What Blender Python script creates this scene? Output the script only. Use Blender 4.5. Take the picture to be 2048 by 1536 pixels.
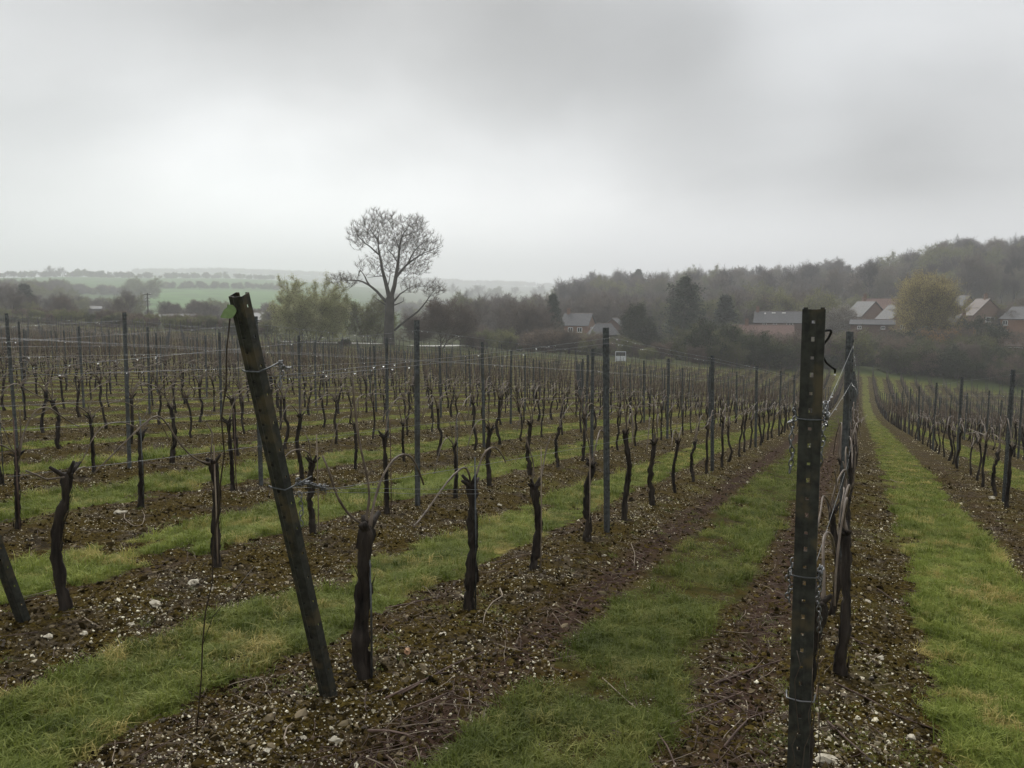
import bpy, math, random
import numpy as np
from math import pi, sin, cos, radians
from mathutils import Vector, Matrix

for o in list(bpy.data.objects): bpy.data.objects.remove(o)
scene = bpy.context.scene
COL = scene.collection

# ------------------------------------------------------------------ camera, sky, sun, exposure
CAM_H, FPX, PITCH = 1.680, 1620.4, 0.0990
cd = bpy.data.cameras.new('camera'); cam = bpy.data.objects.new('camera', cd); COL.objects.link(cam)
cd.sensor_width = 36.0; cd.lens = 36.0 * FPX / 2048; cd.clip_start = 0.05; cd.clip_end = 12000
cam.location = (0, 0, CAM_H); cam.rotation_euler = (pi / 2 - PITCH, 0, 0)
scene.camera = cam

SUN_AZ, SUN_EL = radians(-12), radians(44)      # azimuth measured from +Y towards +X
world = bpy.data.worlds.new('World'); scene.world = world; world.use_nodes = True
wn = world.node_tree; wn.nodes.clear()
def wnode(t, **kw):
    n = wn.nodes.new(t)
    for k, v in kw.items():
        if hasattr(n, k): setattr(n, k, v)
    return n
def wmath(op, a, b=None, c=None, clamp=False):
    n = wnode('ShaderNodeMath', operation=op); n.use_clamp = clamp
    for i, v in enumerate((a, b, c)):
        if v is None: continue
        if isinstance(v, (int, float)): n.inputs[i].default_value = v
        else: wn.links.new(v, n.inputs[i])
    return n.outputs[0]
sky = wnode('ShaderNodeTexSky', sky_type='NISHITA'); sky.sun_disc = False
sky.sun_elevation = SUN_EL; sky.sun_rotation = SUN_AZ; sky.dust_density = 3.0
bg1 = wnode('ShaderNodeBackground'); wn.links.new(sky.outputs[0], bg1.inputs[0]); bg1.inputs[1].default_value = 0.06
tc = wnode('ShaderNodeTexCoord'); sep = wnode('ShaderNodeSeparateXYZ'); wn.links.new(tc.outputs['Generated'], sep.inputs[0])
dz = wmath('MAXIMUM', sep.outputs[2], 0.0)
den = wmath('ADD', dz, 0.22)
comb = wnode('ShaderNodeCombineXYZ')
wn.links.new(wmath('DIVIDE', sep.outputs[0], den), comb.inputs[0])
wn.links.new(wmath('DIVIDE', sep.outputs[1], den), comb.inputs[1])
SKY_W = 34.0
noise = wnode('ShaderNodeTexNoise'); noise.noise_dimensions = '4D'
wn.links.new(comb.outputs[0], noise.inputs['Vector'])
noise.inputs['W'].default_value = SKY_W; noise.inputs['Scale'].default_value = 0.85
noise.inputs['Detail'].default_value = 6.0; noise.inputs['Roughness'].default_value = 0.50
noise.inputs['Distortion'].default_value = 0.35
cl = wmath('MULTIPLY_ADD', noise.outputs['Fac'], 2.6, -0.8, clamp=True)       # cloud thinness 0..1
# broad brightening of the overcast around the hidden sun
sd = wnode('ShaderNodeVectorMath', operation='DOT_PRODUCT'); wn.links.new(tc.outputs['Generated'], sd.inputs[0])
sd.inputs[1].default_value = (sin(SUN_AZ) * cos(0.3), cos(SUN_AZ) * cos(0.3), sin(0.3))
glow = wmath('POWER', wmath('MAXIMUM', sd.outputs['Value'], 0.0), 5.0)
hor = wmath('POWER', wmath('SUBTRACT', 1.0, dz), 9.0)                          # thin bright air low down
lum = wmath('MULTIPLY_ADD', cl, 0.20, 0.29)
lum = wmath('MULTIPLY_ADD', glow, 0.10, lum)
def bank(px, py, sharp, amount, l):                      # a thicker or thinner bank of the cloud deck
    rt, u = (px - 1024) / FPX, (768 - py) / FPX; d = Vector((rt, cos(PITCH) + u * sin(PITCH), -sin(PITCH) + u * cos(PITCH))).normalized()
    n = wnode('ShaderNodeVectorMath', operation='DOT_PRODUCT'); nv = wnode('ShaderNodeVectorMath', operation='ADD')
    ns = wnode('ShaderNodeVectorMath', operation='SCALE'); wn.links.new(wob_.outputs['Color'], ns.inputs[0]); ns.inputs['Scale'].default_value = 0.22
    wn.links.new(tc.outputs['Generated'], nv.inputs[0]); wn.links.new(ns.outputs[0], nv.inputs[1])
    nm = wnode('ShaderNodeVectorMath', operation='NORMALIZE'); sb = wnode('ShaderNodeVectorMath', operation='SUBTRACT'); wn.links.new(nv.outputs[0], sb.inputs[0]); sb.inputs[1].default_value = (.11, .11, .11)
    wn.links.new(sb.outputs[0], nm.inputs[0]); wn.links.new(nm.outputs[0], n.inputs[0]); n.inputs[1].default_value = d
    e = wmath('EXPONENT', wmath('MULTIPLY', wmath('SUBTRACT', n.outputs['Value'], 1.0), sharp)); return wmath('MULTIPLY_ADD', e, amount, l)
wob_ = wnode('ShaderNodeTexNoise'); wn.links.new(tc.outputs['Generated'], wob_.inputs['Vector']); wob_.inputs['Scale'].default_value = 2.6; wob_.inputs['Detail'].default_value = 4.0; wob_.inputs['Roughness'].default_value = 0.5
lum = bank(400, 400, 60, 0.19, lum); lum = bank(720, 390, 90, 0.28, lum); lum = bank(1080, 440, 90, 0.22, lum); lum = bank(560, 20, 80, -0.24, lum); lum = bank(980, 110, 80, -0.27, lum); lum = bank(1360, 190, 110, -0.19, lum); lum = bank(1860, 385, 150, -0.22, lum); lum = bank(1750, 90, 60, 0.08, lum); lum = bank(120, 120, 110, -0.12, lum)
hz = wnode('ShaderNodeMapRange'); hz.inputs[1].default_value = 0.02; hz.inputs[2].default_value = 0.14
hz.inputs[3].default_value = 1.0; hz.inputs[4].default_value = 0.0; hz.interpolation_type = 'SMOOTHSTEP'; wn.links.new(dz, hz.inputs[0])
mixl = wnode('ShaderNodeMix'); mixl.data_type = 'FLOAT'
wn.links.new(wmath('MULTIPLY', hz.outputs[0], 0.85), mixl.inputs[0]); wn.links.new(lum, mixl.inputs[2]); mixl.inputs[3].default_value = 0.92
tint = wnode('ShaderNodeMix'); tint.data_type = 'RGBA'
wn.links.new(cl, tint.inputs[0]); tint.inputs[6].default_value = (0.97, 1.0, 1.03, 1); tint.inputs[7].default_value = (0.99, 1.0, 1.01, 1)
bg2 = wnode('ShaderNodeBackground'); wn.links.new(tint.outputs[2], bg2.inputs[0]); wn.links.new(mixl.outputs[0], bg2.inputs[1])
ms = wnode('ShaderNodeMixShader'); ms.inputs[0].default_value = 0.95
wn.links.new(bg1.outputs[0], ms.inputs[1]); wn.links.new(bg2.outputs[0], ms.inputs[2])
wo = wnode('ShaderNodeOutputWorld'); wn.links.new(ms.outputs[0], wo.inputs[0])

sl = bpy.data.lights.new('sun', 'SUN'); sl.energy = 1.4; sl.angle = radians(28); sl.color = (1.0, 0.97, 0.92)
sun = bpy.data.objects.new('sun', sl); COL.objects.link(sun)
sdir = Vector((sin(SUN_AZ) * cos(SUN_EL), cos(SUN_AZ) * cos(SUN_EL), sin(SUN_EL)))
sun.rotation_euler = sdir.to_track_quat('Z', 'Y').to_euler(); sun.location = (0, 0, 60)

vs = scene.view_settings; vs.view_transform = 'Standard'; vs.look = 'None'; vs.exposure = 0.80; vs.gamma = 1.0; vs.use_curve_mapping = False
cy = scene.cycles
cy.use_denoising = True; cy.max_bounces = 5; cy.diffuse_bounces = 2; cy.glossy_bounces = 2; cy.transmission_bounces = 4
cy.volume_bounces = 2; cy.transparent_max_bounces = 6; cy.use_adaptive_sampling = True; cy.adaptive_threshold = 0.02
cy.sample_clamp_indirect = 4.0
HAZE_DENSITY = 0.00068

# ------------------------------------------------------------------ coordinates
YAW = 0.40627; CY, SY = cos(YAW), sin(YAW)          # vine rows run YAW to the right of the view axis
ROW0, PITCHR, KS = -0.0883, 2.1466, 2.0 / 1.85      # row lateral offset, row spacing
POST0, POSTD, VINE0, VINED = 7.57, 6.25, 3.29, 1.25
G = (-8.43240139e-02, -6.50395693e-04, -1.57071175e-02, -9.17585829e-04, -3.35086780e-04, 5.52578044e-06)
def rw(x, y):                                        # row frame -> world
    return CY * x + SY * y, -SY * x + CY * y
def wr(X, Y):                                        # world -> row frame
    return CY * X - SY * Y, SY * X + CY * Y
def vine_z(x, y):
    x = np.clip(x, -175, 45) / KS; y = np.clip(y, -15, 165) / KS
    return KS * (G[0]*y + G[1]*y*y + G[2]*x + G[3]*x*y + G[4]*x*x + G[5]*y**3)
EDGE_X = np.array([-200, -136, -124, -108, -94, -72, -64, -55, -47, -38, -31, -18, 1, 12, 29, 60])
EDGE_Y = np.array([ 95,  93,  94,  95,  96,  90,  93,  98, 105, 111, 116, 126, 147, 150, 156, 165])
def edge_y(x): return np.interp(x, EDGE_X, EDGE_Y)
CP, SP = cos(PITCH), sin(PITCH)
def ray(px, py):                                     # photo pixel -> world direction
    rt = (px - 1024) / FPX; u = (768 - py) / FPX
    return np.array([rt, CP + u * SP, -SP + u * CP])
def at_r(px, py, r):                                 # point on that ray at horizontal range r
    v = ray(px, py); t = r / math.hypot(v[0], v[1]); return np.array([v[0]*t, v[1]*t, CAM_H + v[2]*t])
def on_row(px, py, xr):                              # point on the vertical plane of a row
    v = ray(px, py); vx = CY * v[0] - SY * v[1]; t = xr / vx; return np.array([v[0]*t, v[1]*t, CAM_H + v[2]*t])
def at_d(px, py, d):                                 # point at depth d along the view axis
    v = ray(px, py); return np.array([v[0]*d, v[1]*d, CAM_H + v[2]*d])
def project(p):
    X, Y, Z = p[..., 0], p[..., 1], p[..., 2] - CAM_H
    zf = Y * CP - Z * SP; u = Y * SP + Z * CP
    zf = np.where(zf < 0.01, 0.01, zf)
    return 1024 + FPX * X / zf, 768 - FPX * u / zf, zf

# ------------------------------------------------------------------ value noise in numpy
_rs = np.random.RandomState(7); _perm = _rs.permutation(4096); _val = _rs.rand(4096)
def vnoise(x, y):
    xi = np.floor(x).astype(int); yi = np.floor(y).astype(int); fx = x - xi; fy = y - yi
    fx = fx*fx*(3-2*fx); fy = fy*fy*(3-2*fy)
    h = lambda a, b: _val[(_perm[(a & 4095)] + b * 57) & 4095]
    return (h(xi, yi)*(1-fx)+h(xi+1, yi)*fx)*(1-fy) + (h(xi, yi+1)*(1-fx)+h(xi+1, yi+1)*fx)*fy
def fbm(x, y, oct=4):
    s = 0; a = .5; n = 0
    for i in range(oct):
        s = s + a * vnoise(x + 17.3*i, y + 9.1*i); n += a; a *= .5; x = x * 2.03; y = y * 2.03
    return s / n
def sstep(a, b, x):
    t = np.clip((x - a) / (b - a), 0, 1); return t*t*(3-2*t)

# ------------------------------------------------------------------ terrain beyond the vines: (range, picture height) tables
TAB = {
 -700: [(150,640),(220,632),(400,615),(700,585),(1100,560),(3000,552)],
 0:    [(165,648),(220,642),(300,634),(450,618),(700,588),(1000,563),(1300,556),(1800,566),(3000,556)],
 150:  [(150,652),(220,645),(300,636),(450,620),(700,590),(1000,565),(1250,553),(1800,562),(3000,550)],
 300:  [(140,662),(220,648),(300,640),(450,627),(600,612),(800,585),(1000,570),(1300,556),(1800,561),(3000,547)],
 450:  [(125,672),(220,655),(300,645),(450,630),(600,615),(800,585),(1000,572),(1400,556),(2000,561),(3000,545)],
 600:  [(114,690),(170,672),(220,663),(300,650),(450,637),(700,600),(1000,578),(1400,562),(2000,567),(3000,550)],
 900:  [(115,706),(150,695),(220,680),(300,668),(450,652),(700,632),(1100,605),(1600,588),(2000,585),(3000,566)],
 1100: [(115,718),(150,705),(220,688),(300,668),(450,645),(700,625),(1100,608),(1800,592),(3000,574)],
 1180: [(115,726),(150,712),(220,688),(300,662),(380,630),(450,606),(520,598),(620,605),(1100,612),(3000,590)],
 1350: [(120,735),(150,722),(220,690),(300,660),(400,620),(480,600),(540,594),(700,610),(1100,620),(3000,604)],
 1500: [(125,747),(150,738),(220,690),(300,655),(400,612),(500,592),(560,590),(700,605),(3000,604)],
 1735: [(144,760),(170,738),(220,690),(300,648),(400,600),(500,580),(560,576),(700,590),(3000,604)],
 1810: [(150,757),(170,738),(220,687),(300,644),(380,600),(450,580),(520,572),(700,585),(3000,600)],
 1880: [(150,756),(170,738),(220,685),(300,638),(380,582),(450,552),(520,545),(700,560),(3000,600)],
 2048: [(150,752),(170,738),(220,680),(300,630),(380,572),(450,543),(520,534),(700,548),(3000,600)],
 2700: [(150,740),(220,680),(300,620),(450,540),(520,525),(700,540),(3000,600)]}
LR = np.linspace(math.log(80), math.log(5000), 220); TH = np.linspace(-1.0, 0.95, 300)
def _smooth(a, ax, n):
    k = np.exp(-np.linspace(-2, 2, 2*n+1)**2); k /= k.sum()
    a = np.apply_along_axis(lambda v: np.convolve(np.pad(v, n, mode='edge'), k, 'valid'), ax, a); return a
_cols, _ths = [], []
for px, pts in TAB.items():
    zz = [at_r(px, py, r)[2] for r, py in pts]
    _cols.append(np.interp(LR, [math.log(r) for r, _ in pts], zz)); _ths.append(math.atan((px - 1024) / FPX))
_cols = np.array(_cols)
BGZ = np.array([np.interp(TH, _ths, _cols[:, i]) for i in range(len(LR))])      # (LR,TH)
BGZ = _smooth(_smooth(BGZ, 0, 4), 1, 4)
def bg_z(X, Y):
    th = np.clip(np.arctan2(X, np.maximum(Y, 1e-3)), TH[0], TH[-1]); lr = np.clip(np.log(np.hypot(X, Y) + 1e-6), LR[0], LR[-1])
    a = (lr - LR[0]) / (LR[1] - LR[0]); b = (th - TH[0]) / (TH[1] - TH[0])
    i = np.clip(a.astype(int), 0, len(LR)-2); j = np.clip(b.astype(int), 0, len(TH)-2); fa = a - i; fb = b - j
    return (BGZ[i, j]*(1-fb)+BGZ[i, j+1]*fb)*(1-fa) + (BGZ[i+1, j]*(1-fb)+BGZ[i+1, j+1]*fb)*fa
def terrain0(X, Y):
    X = np.asarray(X, float); Y = np.asarray(Y, float)
    x, y = wr(X, Y)
    w = np.maximum(sstep(0, 34, y - edge_y(x)), sstep(38, 60, x))
    w = np.where(np.hypot(X, Y) < 90, 0, w); w = np.where(Y < 20, 0, w)
    return vine_z(x, y) * (1 - w) + bg_z(X, Y) * w
# lanes of grass between the rows, (start, end) across from each row
LANES = {0: (.56, 1.47), 1: (.70, 1.49), 2: (.80, 1.60), 3: (.82, 1.72), 4: (.62, 1.62), -1: (.6, 1.5)}
def lane(x, y):
    """signed distance inside the grass lane (m), row index, offset across the lane"""
    k = np.ceil(-(x - ROW0) / PITCHR - 1e-9).astype(int); u = x - (ROW0 - k * PITCHR)
    a = .72 + .10 * (_val[(k * 37) & 4095] - .5); b = 1.44 + .14 * (_val[(k * 91 + 5) & 4095] - .5)
    for q, (s, e) in LANES.items():
        a = np.where(k == q, s, a); b = np.where(k == q, e, b)
    wob = .22 * (fbm(x * 2.3 + 40, y * 1.6, 3) - .5) + .14 * (fbm(x * 9, y * 8 + 3, 2) - .5) - .30 * sstep(.60, .74, fbm(x * 1.9 + 7, y * 1.9 + 31, 3))
    g = np.minimum(u - a, b - u) + wob
    g = np.maximum(g, (1.2 - y) * .6 + wob)                          # the headland behind the camera is all turf
    g = np.where(y > edge_y(x) + 1, .5, g)
    return g, k, u
def relief(x, y, r):
    g, k, u = lane(x, y)
    near = sstep(26, 10, r)
    soil = .050 * (fbm(x * 5, y * 5, 4) - .5) + .022 * (fbm(x * 21, y * 21 + 8, 2) - .5)
    turf = .018 * (fbm(x * 4 + 9, y * 4, 3) - .5)
    t = sstep(-.08, .08, g)
    ridge = .05 * np.exp(-((np.minimum(u, PITCHR - u)) / .35) ** 2)   # earth slightly banked along the vines
    return near * (soil * (1 - t) + turf * t) + ridge * sstep(60, 20, r) * (y > 2)
def ground(X, Y):
    X = np.asarray(X, float); Y = np.asarray(Y, float); x, y = wr(X, Y); r = np.hypot(X, Y)
    return terrain0(X, Y) + relief(x, y, r)
def gz(X, Y): return float(ground(np.array([X]), np.array([Y]))[0])
def hit(px, py, tmax=400):
    v = ray(px, py); v = v / np.linalg.norm(v); t = np.exp(np.linspace(math.log(.8), math.log(tmax), 3000))
    P = v[None] * t[:, None]; z = ground(P[:, 0], P[:, 1]); b = np.argmax(P[:, 2] + CAM_H < z)
    return np.array([P[b, 0], P[b, 1], z[b]])

# ------------------------------------------------------------------ mesh helpers
class MB:
    def __init__(s): s.V = []; s.F = []; s.n = 0
    def add(s, v, f, mat=0):
        v = np.asarray(v, float).reshape(-1, 3); f = np.asarray(f, int)
        s.V.append(v); s.F.append((f + s.n, mat)); s.n += len(v); return s
    def tube(s, pts, rad, n=6, mat=0, cap=True, bump=None):
        p = np.asarray(pts, float); m = len(p); r = np.broadcast_to(np.asarray(rad, float), (m,))
        t = np.gradient(p, axis=0); t /= np.linalg.norm(t, axis=1)[:, None] + 1e-12
        d = p[-1] - p[0]; ref = np.eye(3)[np.argmin(np.abs(t.mean(0)))]
        u = np.cross(t, ref); u /= np.linalg.norm(u, axis=1)[:, None] + 1e-12; w = np.cross(t, u)
        a = np.linspace(0, 2*pi, n, endpoint=False)
        rr = r[:, None] * (np.ones((m, n)) if bump is None else bump)
        v = p[:, None, :] + rr[..., None] * (np.cos(a)[None, :, None]*u[:, None, :] + np.sin(a)[None, :, None]*w[:, None, :])
        i = np.arange(m-1)[:, None]*n; j = np.arange(n)[None]; j2 = (j+1) % n
        q = np.stack([i+j, i+j2, i+n+j2, i+n+j], -1).reshape(-1, 4)
        v = v.reshape(-1, 3)
        if cap:
            c0, c1 = len(v), len(v)+1; v = np.vstack([v, p[:1], p[-1:]]); jj = np.arange(n); k2 = (jj+1) % n
            tr = np.vstack([np.stack([np.full(n, c0), k2, jj], -1), np.stack([np.full(n, c1), (m-1)*n+jj, (m-1)*n+k2], -1)])
            b = s.n; s.add(v, q, mat); s.F.append((tr + b, mat))
        else: s.add(v, q, mat)
        return s
    def box(s, c, size, rot=None, mat=0):
        h = np.array(size)/2.; v = np.array([[x, y, z] for x in (-1, 1) for y in (-1, 1) for z in (-1, 1)])*h
        if rot is not None: v = v @ np.asarray(rot).T
        v = v + np.asarray(c); f = [[0,1,3,2],[4,6,7,5],[0,4,5,1],[2,3,7,6],[0,2,6,4],[1,5,7,3]]
        return s.add(v, f, mat)
    def prism(s, poly, vec, mat=0):                     # polygon (n,3) extruded by vec
        p = np.asarray(poly, float); n = len(p); v = np.vstack([p, p + np.asarray(vec)])
        j = np.arange(n); q = np.stack([j, (j+1) % n, n+(j+1) % n, n+j], -1); b = s.n
        s.add(v, q, mat); s.F.append((np.array([list(range(n))[::-1]]) + b, mat)); s.F.append((np.array([list(range(n, 2*n))]) + b, mat)); return s
    def mesh(s, name, smooth=False):
        me = bpy.data.meshes.new(name)
        V = np.vstack(s.V) if s.V else np.zeros((0, 3)); me.vertices.add(len(V)); me.vertices.foreach_set('co', V.ravel())
        idx = np.concatenate([f.ravel() for f, _ in s.F]); tot = np.concatenate([np.full(len(f), f.shape[1]) for f, _ in s.F])
        mi = np.concatenate([np.full(len(f), m) for f, m in s.F])
        me.loops.add(len(idx)); me.loops.foreach_set('vertex_index', idx.astype(np.int32))
        me.polygons.add(len(tot)); me.polygons.foreach_set('loop_start', np.concatenate([[0], np.cumsum(tot)[:-1]]).astype(np.int32))
        me.polygons.foreach_set('material_index', mi.astype(np.int32))
        me.polygons.foreach_set('use_smooth', np.full(len(tot), bool(smooth)))
        me.update(calc_edges=True); return me
    def obj(s, name, mats, parent=None, smooth=False):
        return link(name, s.mesh(name, smooth), mats, parent)
def link(name, me, mats=None, parent=None):
    if mats is not None:
        for m in (mats if isinstance(mats, (list, tuple)) else [mats]): me.materials.append(m)
    o = bpy.data.objects.new(name, me); COL.objects.link(o)
    if parent is not None: o.parent = parent
    return o
def empty(name, loc, rz=0):
    o = bpy.data.objects.new(name, None); COL.objects.link(o); o.location = loc; o.rotation_euler = (0, 0, rz); o.empty_display_size = .2
    return o
def tag(o, label=None, cat=None, group=None, kind=None):
    if label: o['label'] = label
    if cat: o['category'] = cat
    if group: o['group'] = group
    if kind: o['kind'] = kind
    return o
def dup(src, parent=None):
    c = src.copy(); COL.objects.link(c)
    if parent is not None: c.parent = parent
    for ch in src.children: dup(ch, c)
    return c
ICO_V = None
def ico(sub=1):
    import bmesh
    b = bmesh.new(); bmesh.ops.create_icosphere(b, subdivisions=sub, radius=1)
    v = np.array([q.co[:] for q in b.verts]); f = np.array([[q.index for q in p.verts] for p in b.faces]); b.free(); return v, f
ICO1 = ico(1); ICO2 = ico(2)
_o = ['first','second','third','fourth','fifth','sixth','seventh','eighth','ninth','tenth','eleventh','twelfth','thirteenth','fourteenth','fifteenth','sixteenth','seventeenth','eighteenth','nineteenth']
_tens = {2: 'twent', 3: 'thirt', 4: 'fort', 5: 'fift', 6: 'sixt', 7: 'sevent', 8: 'eight', 9: 'ninet'}
def ordw(n):
    if n <= 19: return _o[n-1]
    t, u = divmod(n, 10)
    return _tens[t] + 'ieth' if u == 0 else _tens[t] + 'y-' + _o[u-1]

# ------------------------------------------------------------------ materials
def newmat(name, rough=.8, col=(.5, .5, .5), metal=0, spec=.3):
    m = bpy.data.materials.new(name); m.use_nodes = True; nt = m.node_tree; b = nt.nodes['Principled BSDF']
    b.inputs['Base Color'].default_value = (*col, 1); b.inputs['Roughness'].default_value = rough; b.inputs['Metallic'].default_value = metal
    b.inputs['Specular IOR Level'].default_value = spec
    return m, nt, b
def N(nt, t, ins=None, **kw):
    n = nt.nodes.new(t)
    for k, v in kw.items(): setattr(n, k, v)
    for k, v in (ins or {}).items():
        if hasattr(v, 'is_linked') or isinstance(v, bpy.types.NodeSocket): nt.links.new(v, n.inputs[k])
        else: n.inputs[k].default_value = v
    return n
def ramp(nt, fac, stops):
    n = nt.nodes.new('ShaderNodeValToRGB'); nt.links.new(fac, n.inputs[0]); e = n.color_ramp.elements
    while len(e) < len(stops): e.new(.5)
    for q, (p, c) in zip(e, stops): q.position = p; q.color = (*c, 1)
    return n.outputs[0]
def mixc(nt, f, a, b):
    n = nt.nodes.new('ShaderNodeMix'); n.data_type = 'RGBA'
    for i, v in ((0, f), (6, a), (7, b)):
        if isinstance(v, (int, float)): n.inputs[i].default_value = v
        elif isinstance(v, tuple): n.inputs[i].default_value = (*v, 1)
        else: nt.links.new(v, n.inputs[i])
    return n.outputs[2]
def mth(nt, op, a, b=None, c=None, clamp=False):
    n = nt.nodes.new('ShaderNodeMath'); n.operation = op; n.use_clamp = clamp
    for i, v in enumerate((a, b, c)):
        if v is None: continue
        if isinstance(v, (int, float)): n.inputs[i].default_value = v
        else: nt.links.new(v, n.inputs[i])
    return n.outputs[0]
def mrange(nt, v, a, b, c=0., d=1.):
    n = nt.nodes.new('ShaderNodeMapRange'); n.interpolation_type = 'SMOOTHSTEP'; nt.links.new(v, n.inputs[0])
    for i, q in zip((1, 2, 3, 4), (a, b, c, d)): n.inputs[i].default_value = q
    return n.outputs[0]
def pos(nt): return N(nt, 'ShaderNodeNewGeometry').outputs['Position']
def nz(nt, vec, scale, detail=3, rough=.55, dist=0.):
    return N(nt, 'ShaderNodeTexNoise', {'Vector': vec, 'Scale': scale, 'Detail': detail, 'Roughness': rough, 'Distortion': dist}).outputs['Fac']
def bump(nt, b, h, strength=.5, dist=.01):
    n = N(nt, 'ShaderNodeBump', {'Height': h, 'Strength': strength, 'Distance': dist}); nt.links.new(n.outputs[0], b.inputs['Normal'])
def noisy(name, c1, c2, scale=8, rough=.8, detail=4, spec=.25, bmp=0, bdist=.01, objspace=False, stretch=None, metal=0, c3=None, s3=2.):
    m, nt, b = newmat(name, rough, spec=spec, metal=metal)
    v = N(nt, 'ShaderNodeTexCoord').outputs['Object'] if objspace else pos(nt)
    if stretch: v = N(nt, 'ShaderNodeMapping', {'Vector': v, 'Scale': stretch}).outputs[0]
    f = nz(nt, v, scale, detail); col = ramp(nt, f, [(.32, c1), (.68, c2)])
    if c3: col = mixc(nt, mrange(nt, nz(nt, v, s3, 3), .5, .68), col, c3)
    nt.links.new(col, b.inputs['Base Color'])
    if bmp: bump(nt, b, f, bmp, bdist)
    return m
def foliage(name, c1, c2, scale=.6, trans=.38, rough=.7):
    m, nt, b = newmat(name, rough, spec=.2)
    rnd = N(nt, 'ShaderNodeObjectInfo').outputs['Random']
    f = mth(nt, 'ADD', nz(nt, pos(nt), scale, 4), mth(nt, 'MULTIPLY_ADD', rnd, .25, -.125))
    col = ramp(nt, f, [(.3, c1), (.7, c2)]); nt.links.new(col, b.inputs['Base Color'])
    tr = N(nt, 'ShaderNodeBsdfTranslucent', {'Color': col}); mx = N(nt, 'ShaderNodeMixShader', {0: trans, 1: b.outputs[0], 2: tr.outputs[0]})
    nt.links.new(mx.outputs[0], nt.nodes['Material Output'].inputs[0]); return m

M = {}
M['bark_vine'] = noisy('vine_bark', (.008, .0065, .0055), (.055, .043, .034), 26, .75, 5, .18, 1.0, .014, True, (1, 1, .13), c3=(.055, .045, .037), s3=3.)
M['cane'] = noisy('vine_cane', (.075, .056, .041), (.21, .165, .125), 14, .5, 3, .35, .3, .002, True)
M['cane_far'] = noisy('vine_cane_far', (.085, .063, .048), (.175, .130, .098), 3, .7)
M['bark_far'] = noisy('vine_bark_far', (.020, .015, .012), (.060, .046, .036), 4, .8)
M['galv'] = noisy('galvanised_steel', (.05, .055, .058), (.14, .15, .155), 35, .5, 4, .5, .15, .002, False, None, .55, (.07, .07, .065), 5.)
M['galv_dark'] = noisy('weathered_steel', (.018, .019, .016), (.055, .056, .046), 30, .62, 5, .3, .3, .002, False, None, .2, (.085, .070, .042), 9.)
M['galv_far'] = newmat('galvanised_steel_far', .6, (.06, .064, .068), .2)[0]
M['wire'] = newmat('steel_wire', .4, (.20, .205, .21), .8)[0]
M['black_rod'] = newmat('black_painted_rod', .45, (.012, .012, .012))[0]
M['rust_wire'] = newmat('dark_cable', .6, (.045, .032, .02), .2)[0]
M['chain'] = newmat('bright_chain', .35, (.20, .205, .21), .85)[0]
M['tag'] = noisy('green_plastic', (.13, .20, .065), (.20, .29, .11), 40, .45, 3, .4)
m_, nt_, b_ = newmat('water_drop', .0, (1, 1, 1)); b_.inputs['Transmission Weight'].default_value = 1; b_.inputs['IOR'].default_value = 1.33; M['drop'] = m_
M['twig'] = noisy('pruned_twig', (.055, .032, .024), (.16, .105, .08), 9, .65, 3, .3)
M['twig_pale'] = noisy('pale_twig', (.20, .15, .11), (.33, .27, .2), 9, .65, 3, .3)
def stone_mat(name, c1, c2):
    m = noisy(name, c1, c2, 30, .75, 5, .35, .5, .006); return m
M['flint'] = stone_mat('flint_white', (.28, .24, .17), (.66, .61, .49))
M['flint_or'] = stone_mat('flint_orange', (.38, .20, .10), (.55, .36, .22))
m_, nt_, b_ = newmat('pebbles', .75, spec=.35)
nt_.links.new(ramp(nt_, N(nt_, 'ShaderNodeObjectInfo').outputs['Random'], [(0., (.05, .04, .028)), (.38, (.13, .10, .07)), (.60, (.40, .34, .22)), (.80, (.80, .73, .54)), (1., (.93, .87, .68))]), b_.inputs['Base Color'])
M['pebble'] = m_
M['tree'] = noisy('tree_bark', (.065, .052, .043), (.14, .115, .093), .8, .85)
M['poplar'] = noisy('poplar_bark', (.040, .036, .031), (.085, .076, .064), .8, .85)
M['leaf_pop'] = foliage('poplar_buds', (.17, .135, .09), (.30, .24, .165), .3)
M['leaf_sage'] = foliage('sage_leaves', (.38, .39, .19), (.60, .585, .34), .35)
M['leaf_willow'] = foliage('willow_leaves', (.36, .30, .085), (.60, .50, .18), .3)
M['leaf_con'] = foliage('conifer_needles', (.022, .036, .020), (.060, .085, .046), .5, .1)
M['leaf_ivy'] = foliage('ivy_leaves', (.022, .032, .014), (.062, .076, .032), .6, .1)
M['leaf_bush'] = foliage('bush_leaves', (.055, .070, .025), (.17, .175, .075), .25)
M['leaf_brown'] = foliage('brown_buds', (.12, .088, .064), (.24, .18, .13), .3)
M['leaf_orange'] = foliage('russet_leaves', (.24, .14, .05), (.38, .24, .1), .4)
M['leaf_yellow'] = foliage('yellow_blossom', (.42, .36, .04), (.55, .5, .1), 1.)
M['leaf_blossom'] = foliage('white_blossom', (.30, .27, .22), (.5, .46, .4), .6)
M['leaf_olive'] = foliage('olive_leaves', (.12, .135, .045), (.26, .26, .105), .3)
m_, nt_, b_ = newmat('wood_bark', .9, spec=.1)
nt_.links.new(ramp(nt_, N(nt_, 'ShaderNodeObjectInfo').outputs['Random'], [(0., (.045, .038, .036)), (.35, (.085, .071, .063)), (.7, (.14, .114, .094)), (.9, (.175, .145, .11)), (1., (.13, .13, .08))]), b_.inputs['Base Color'])
M['wood'] = m_
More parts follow.
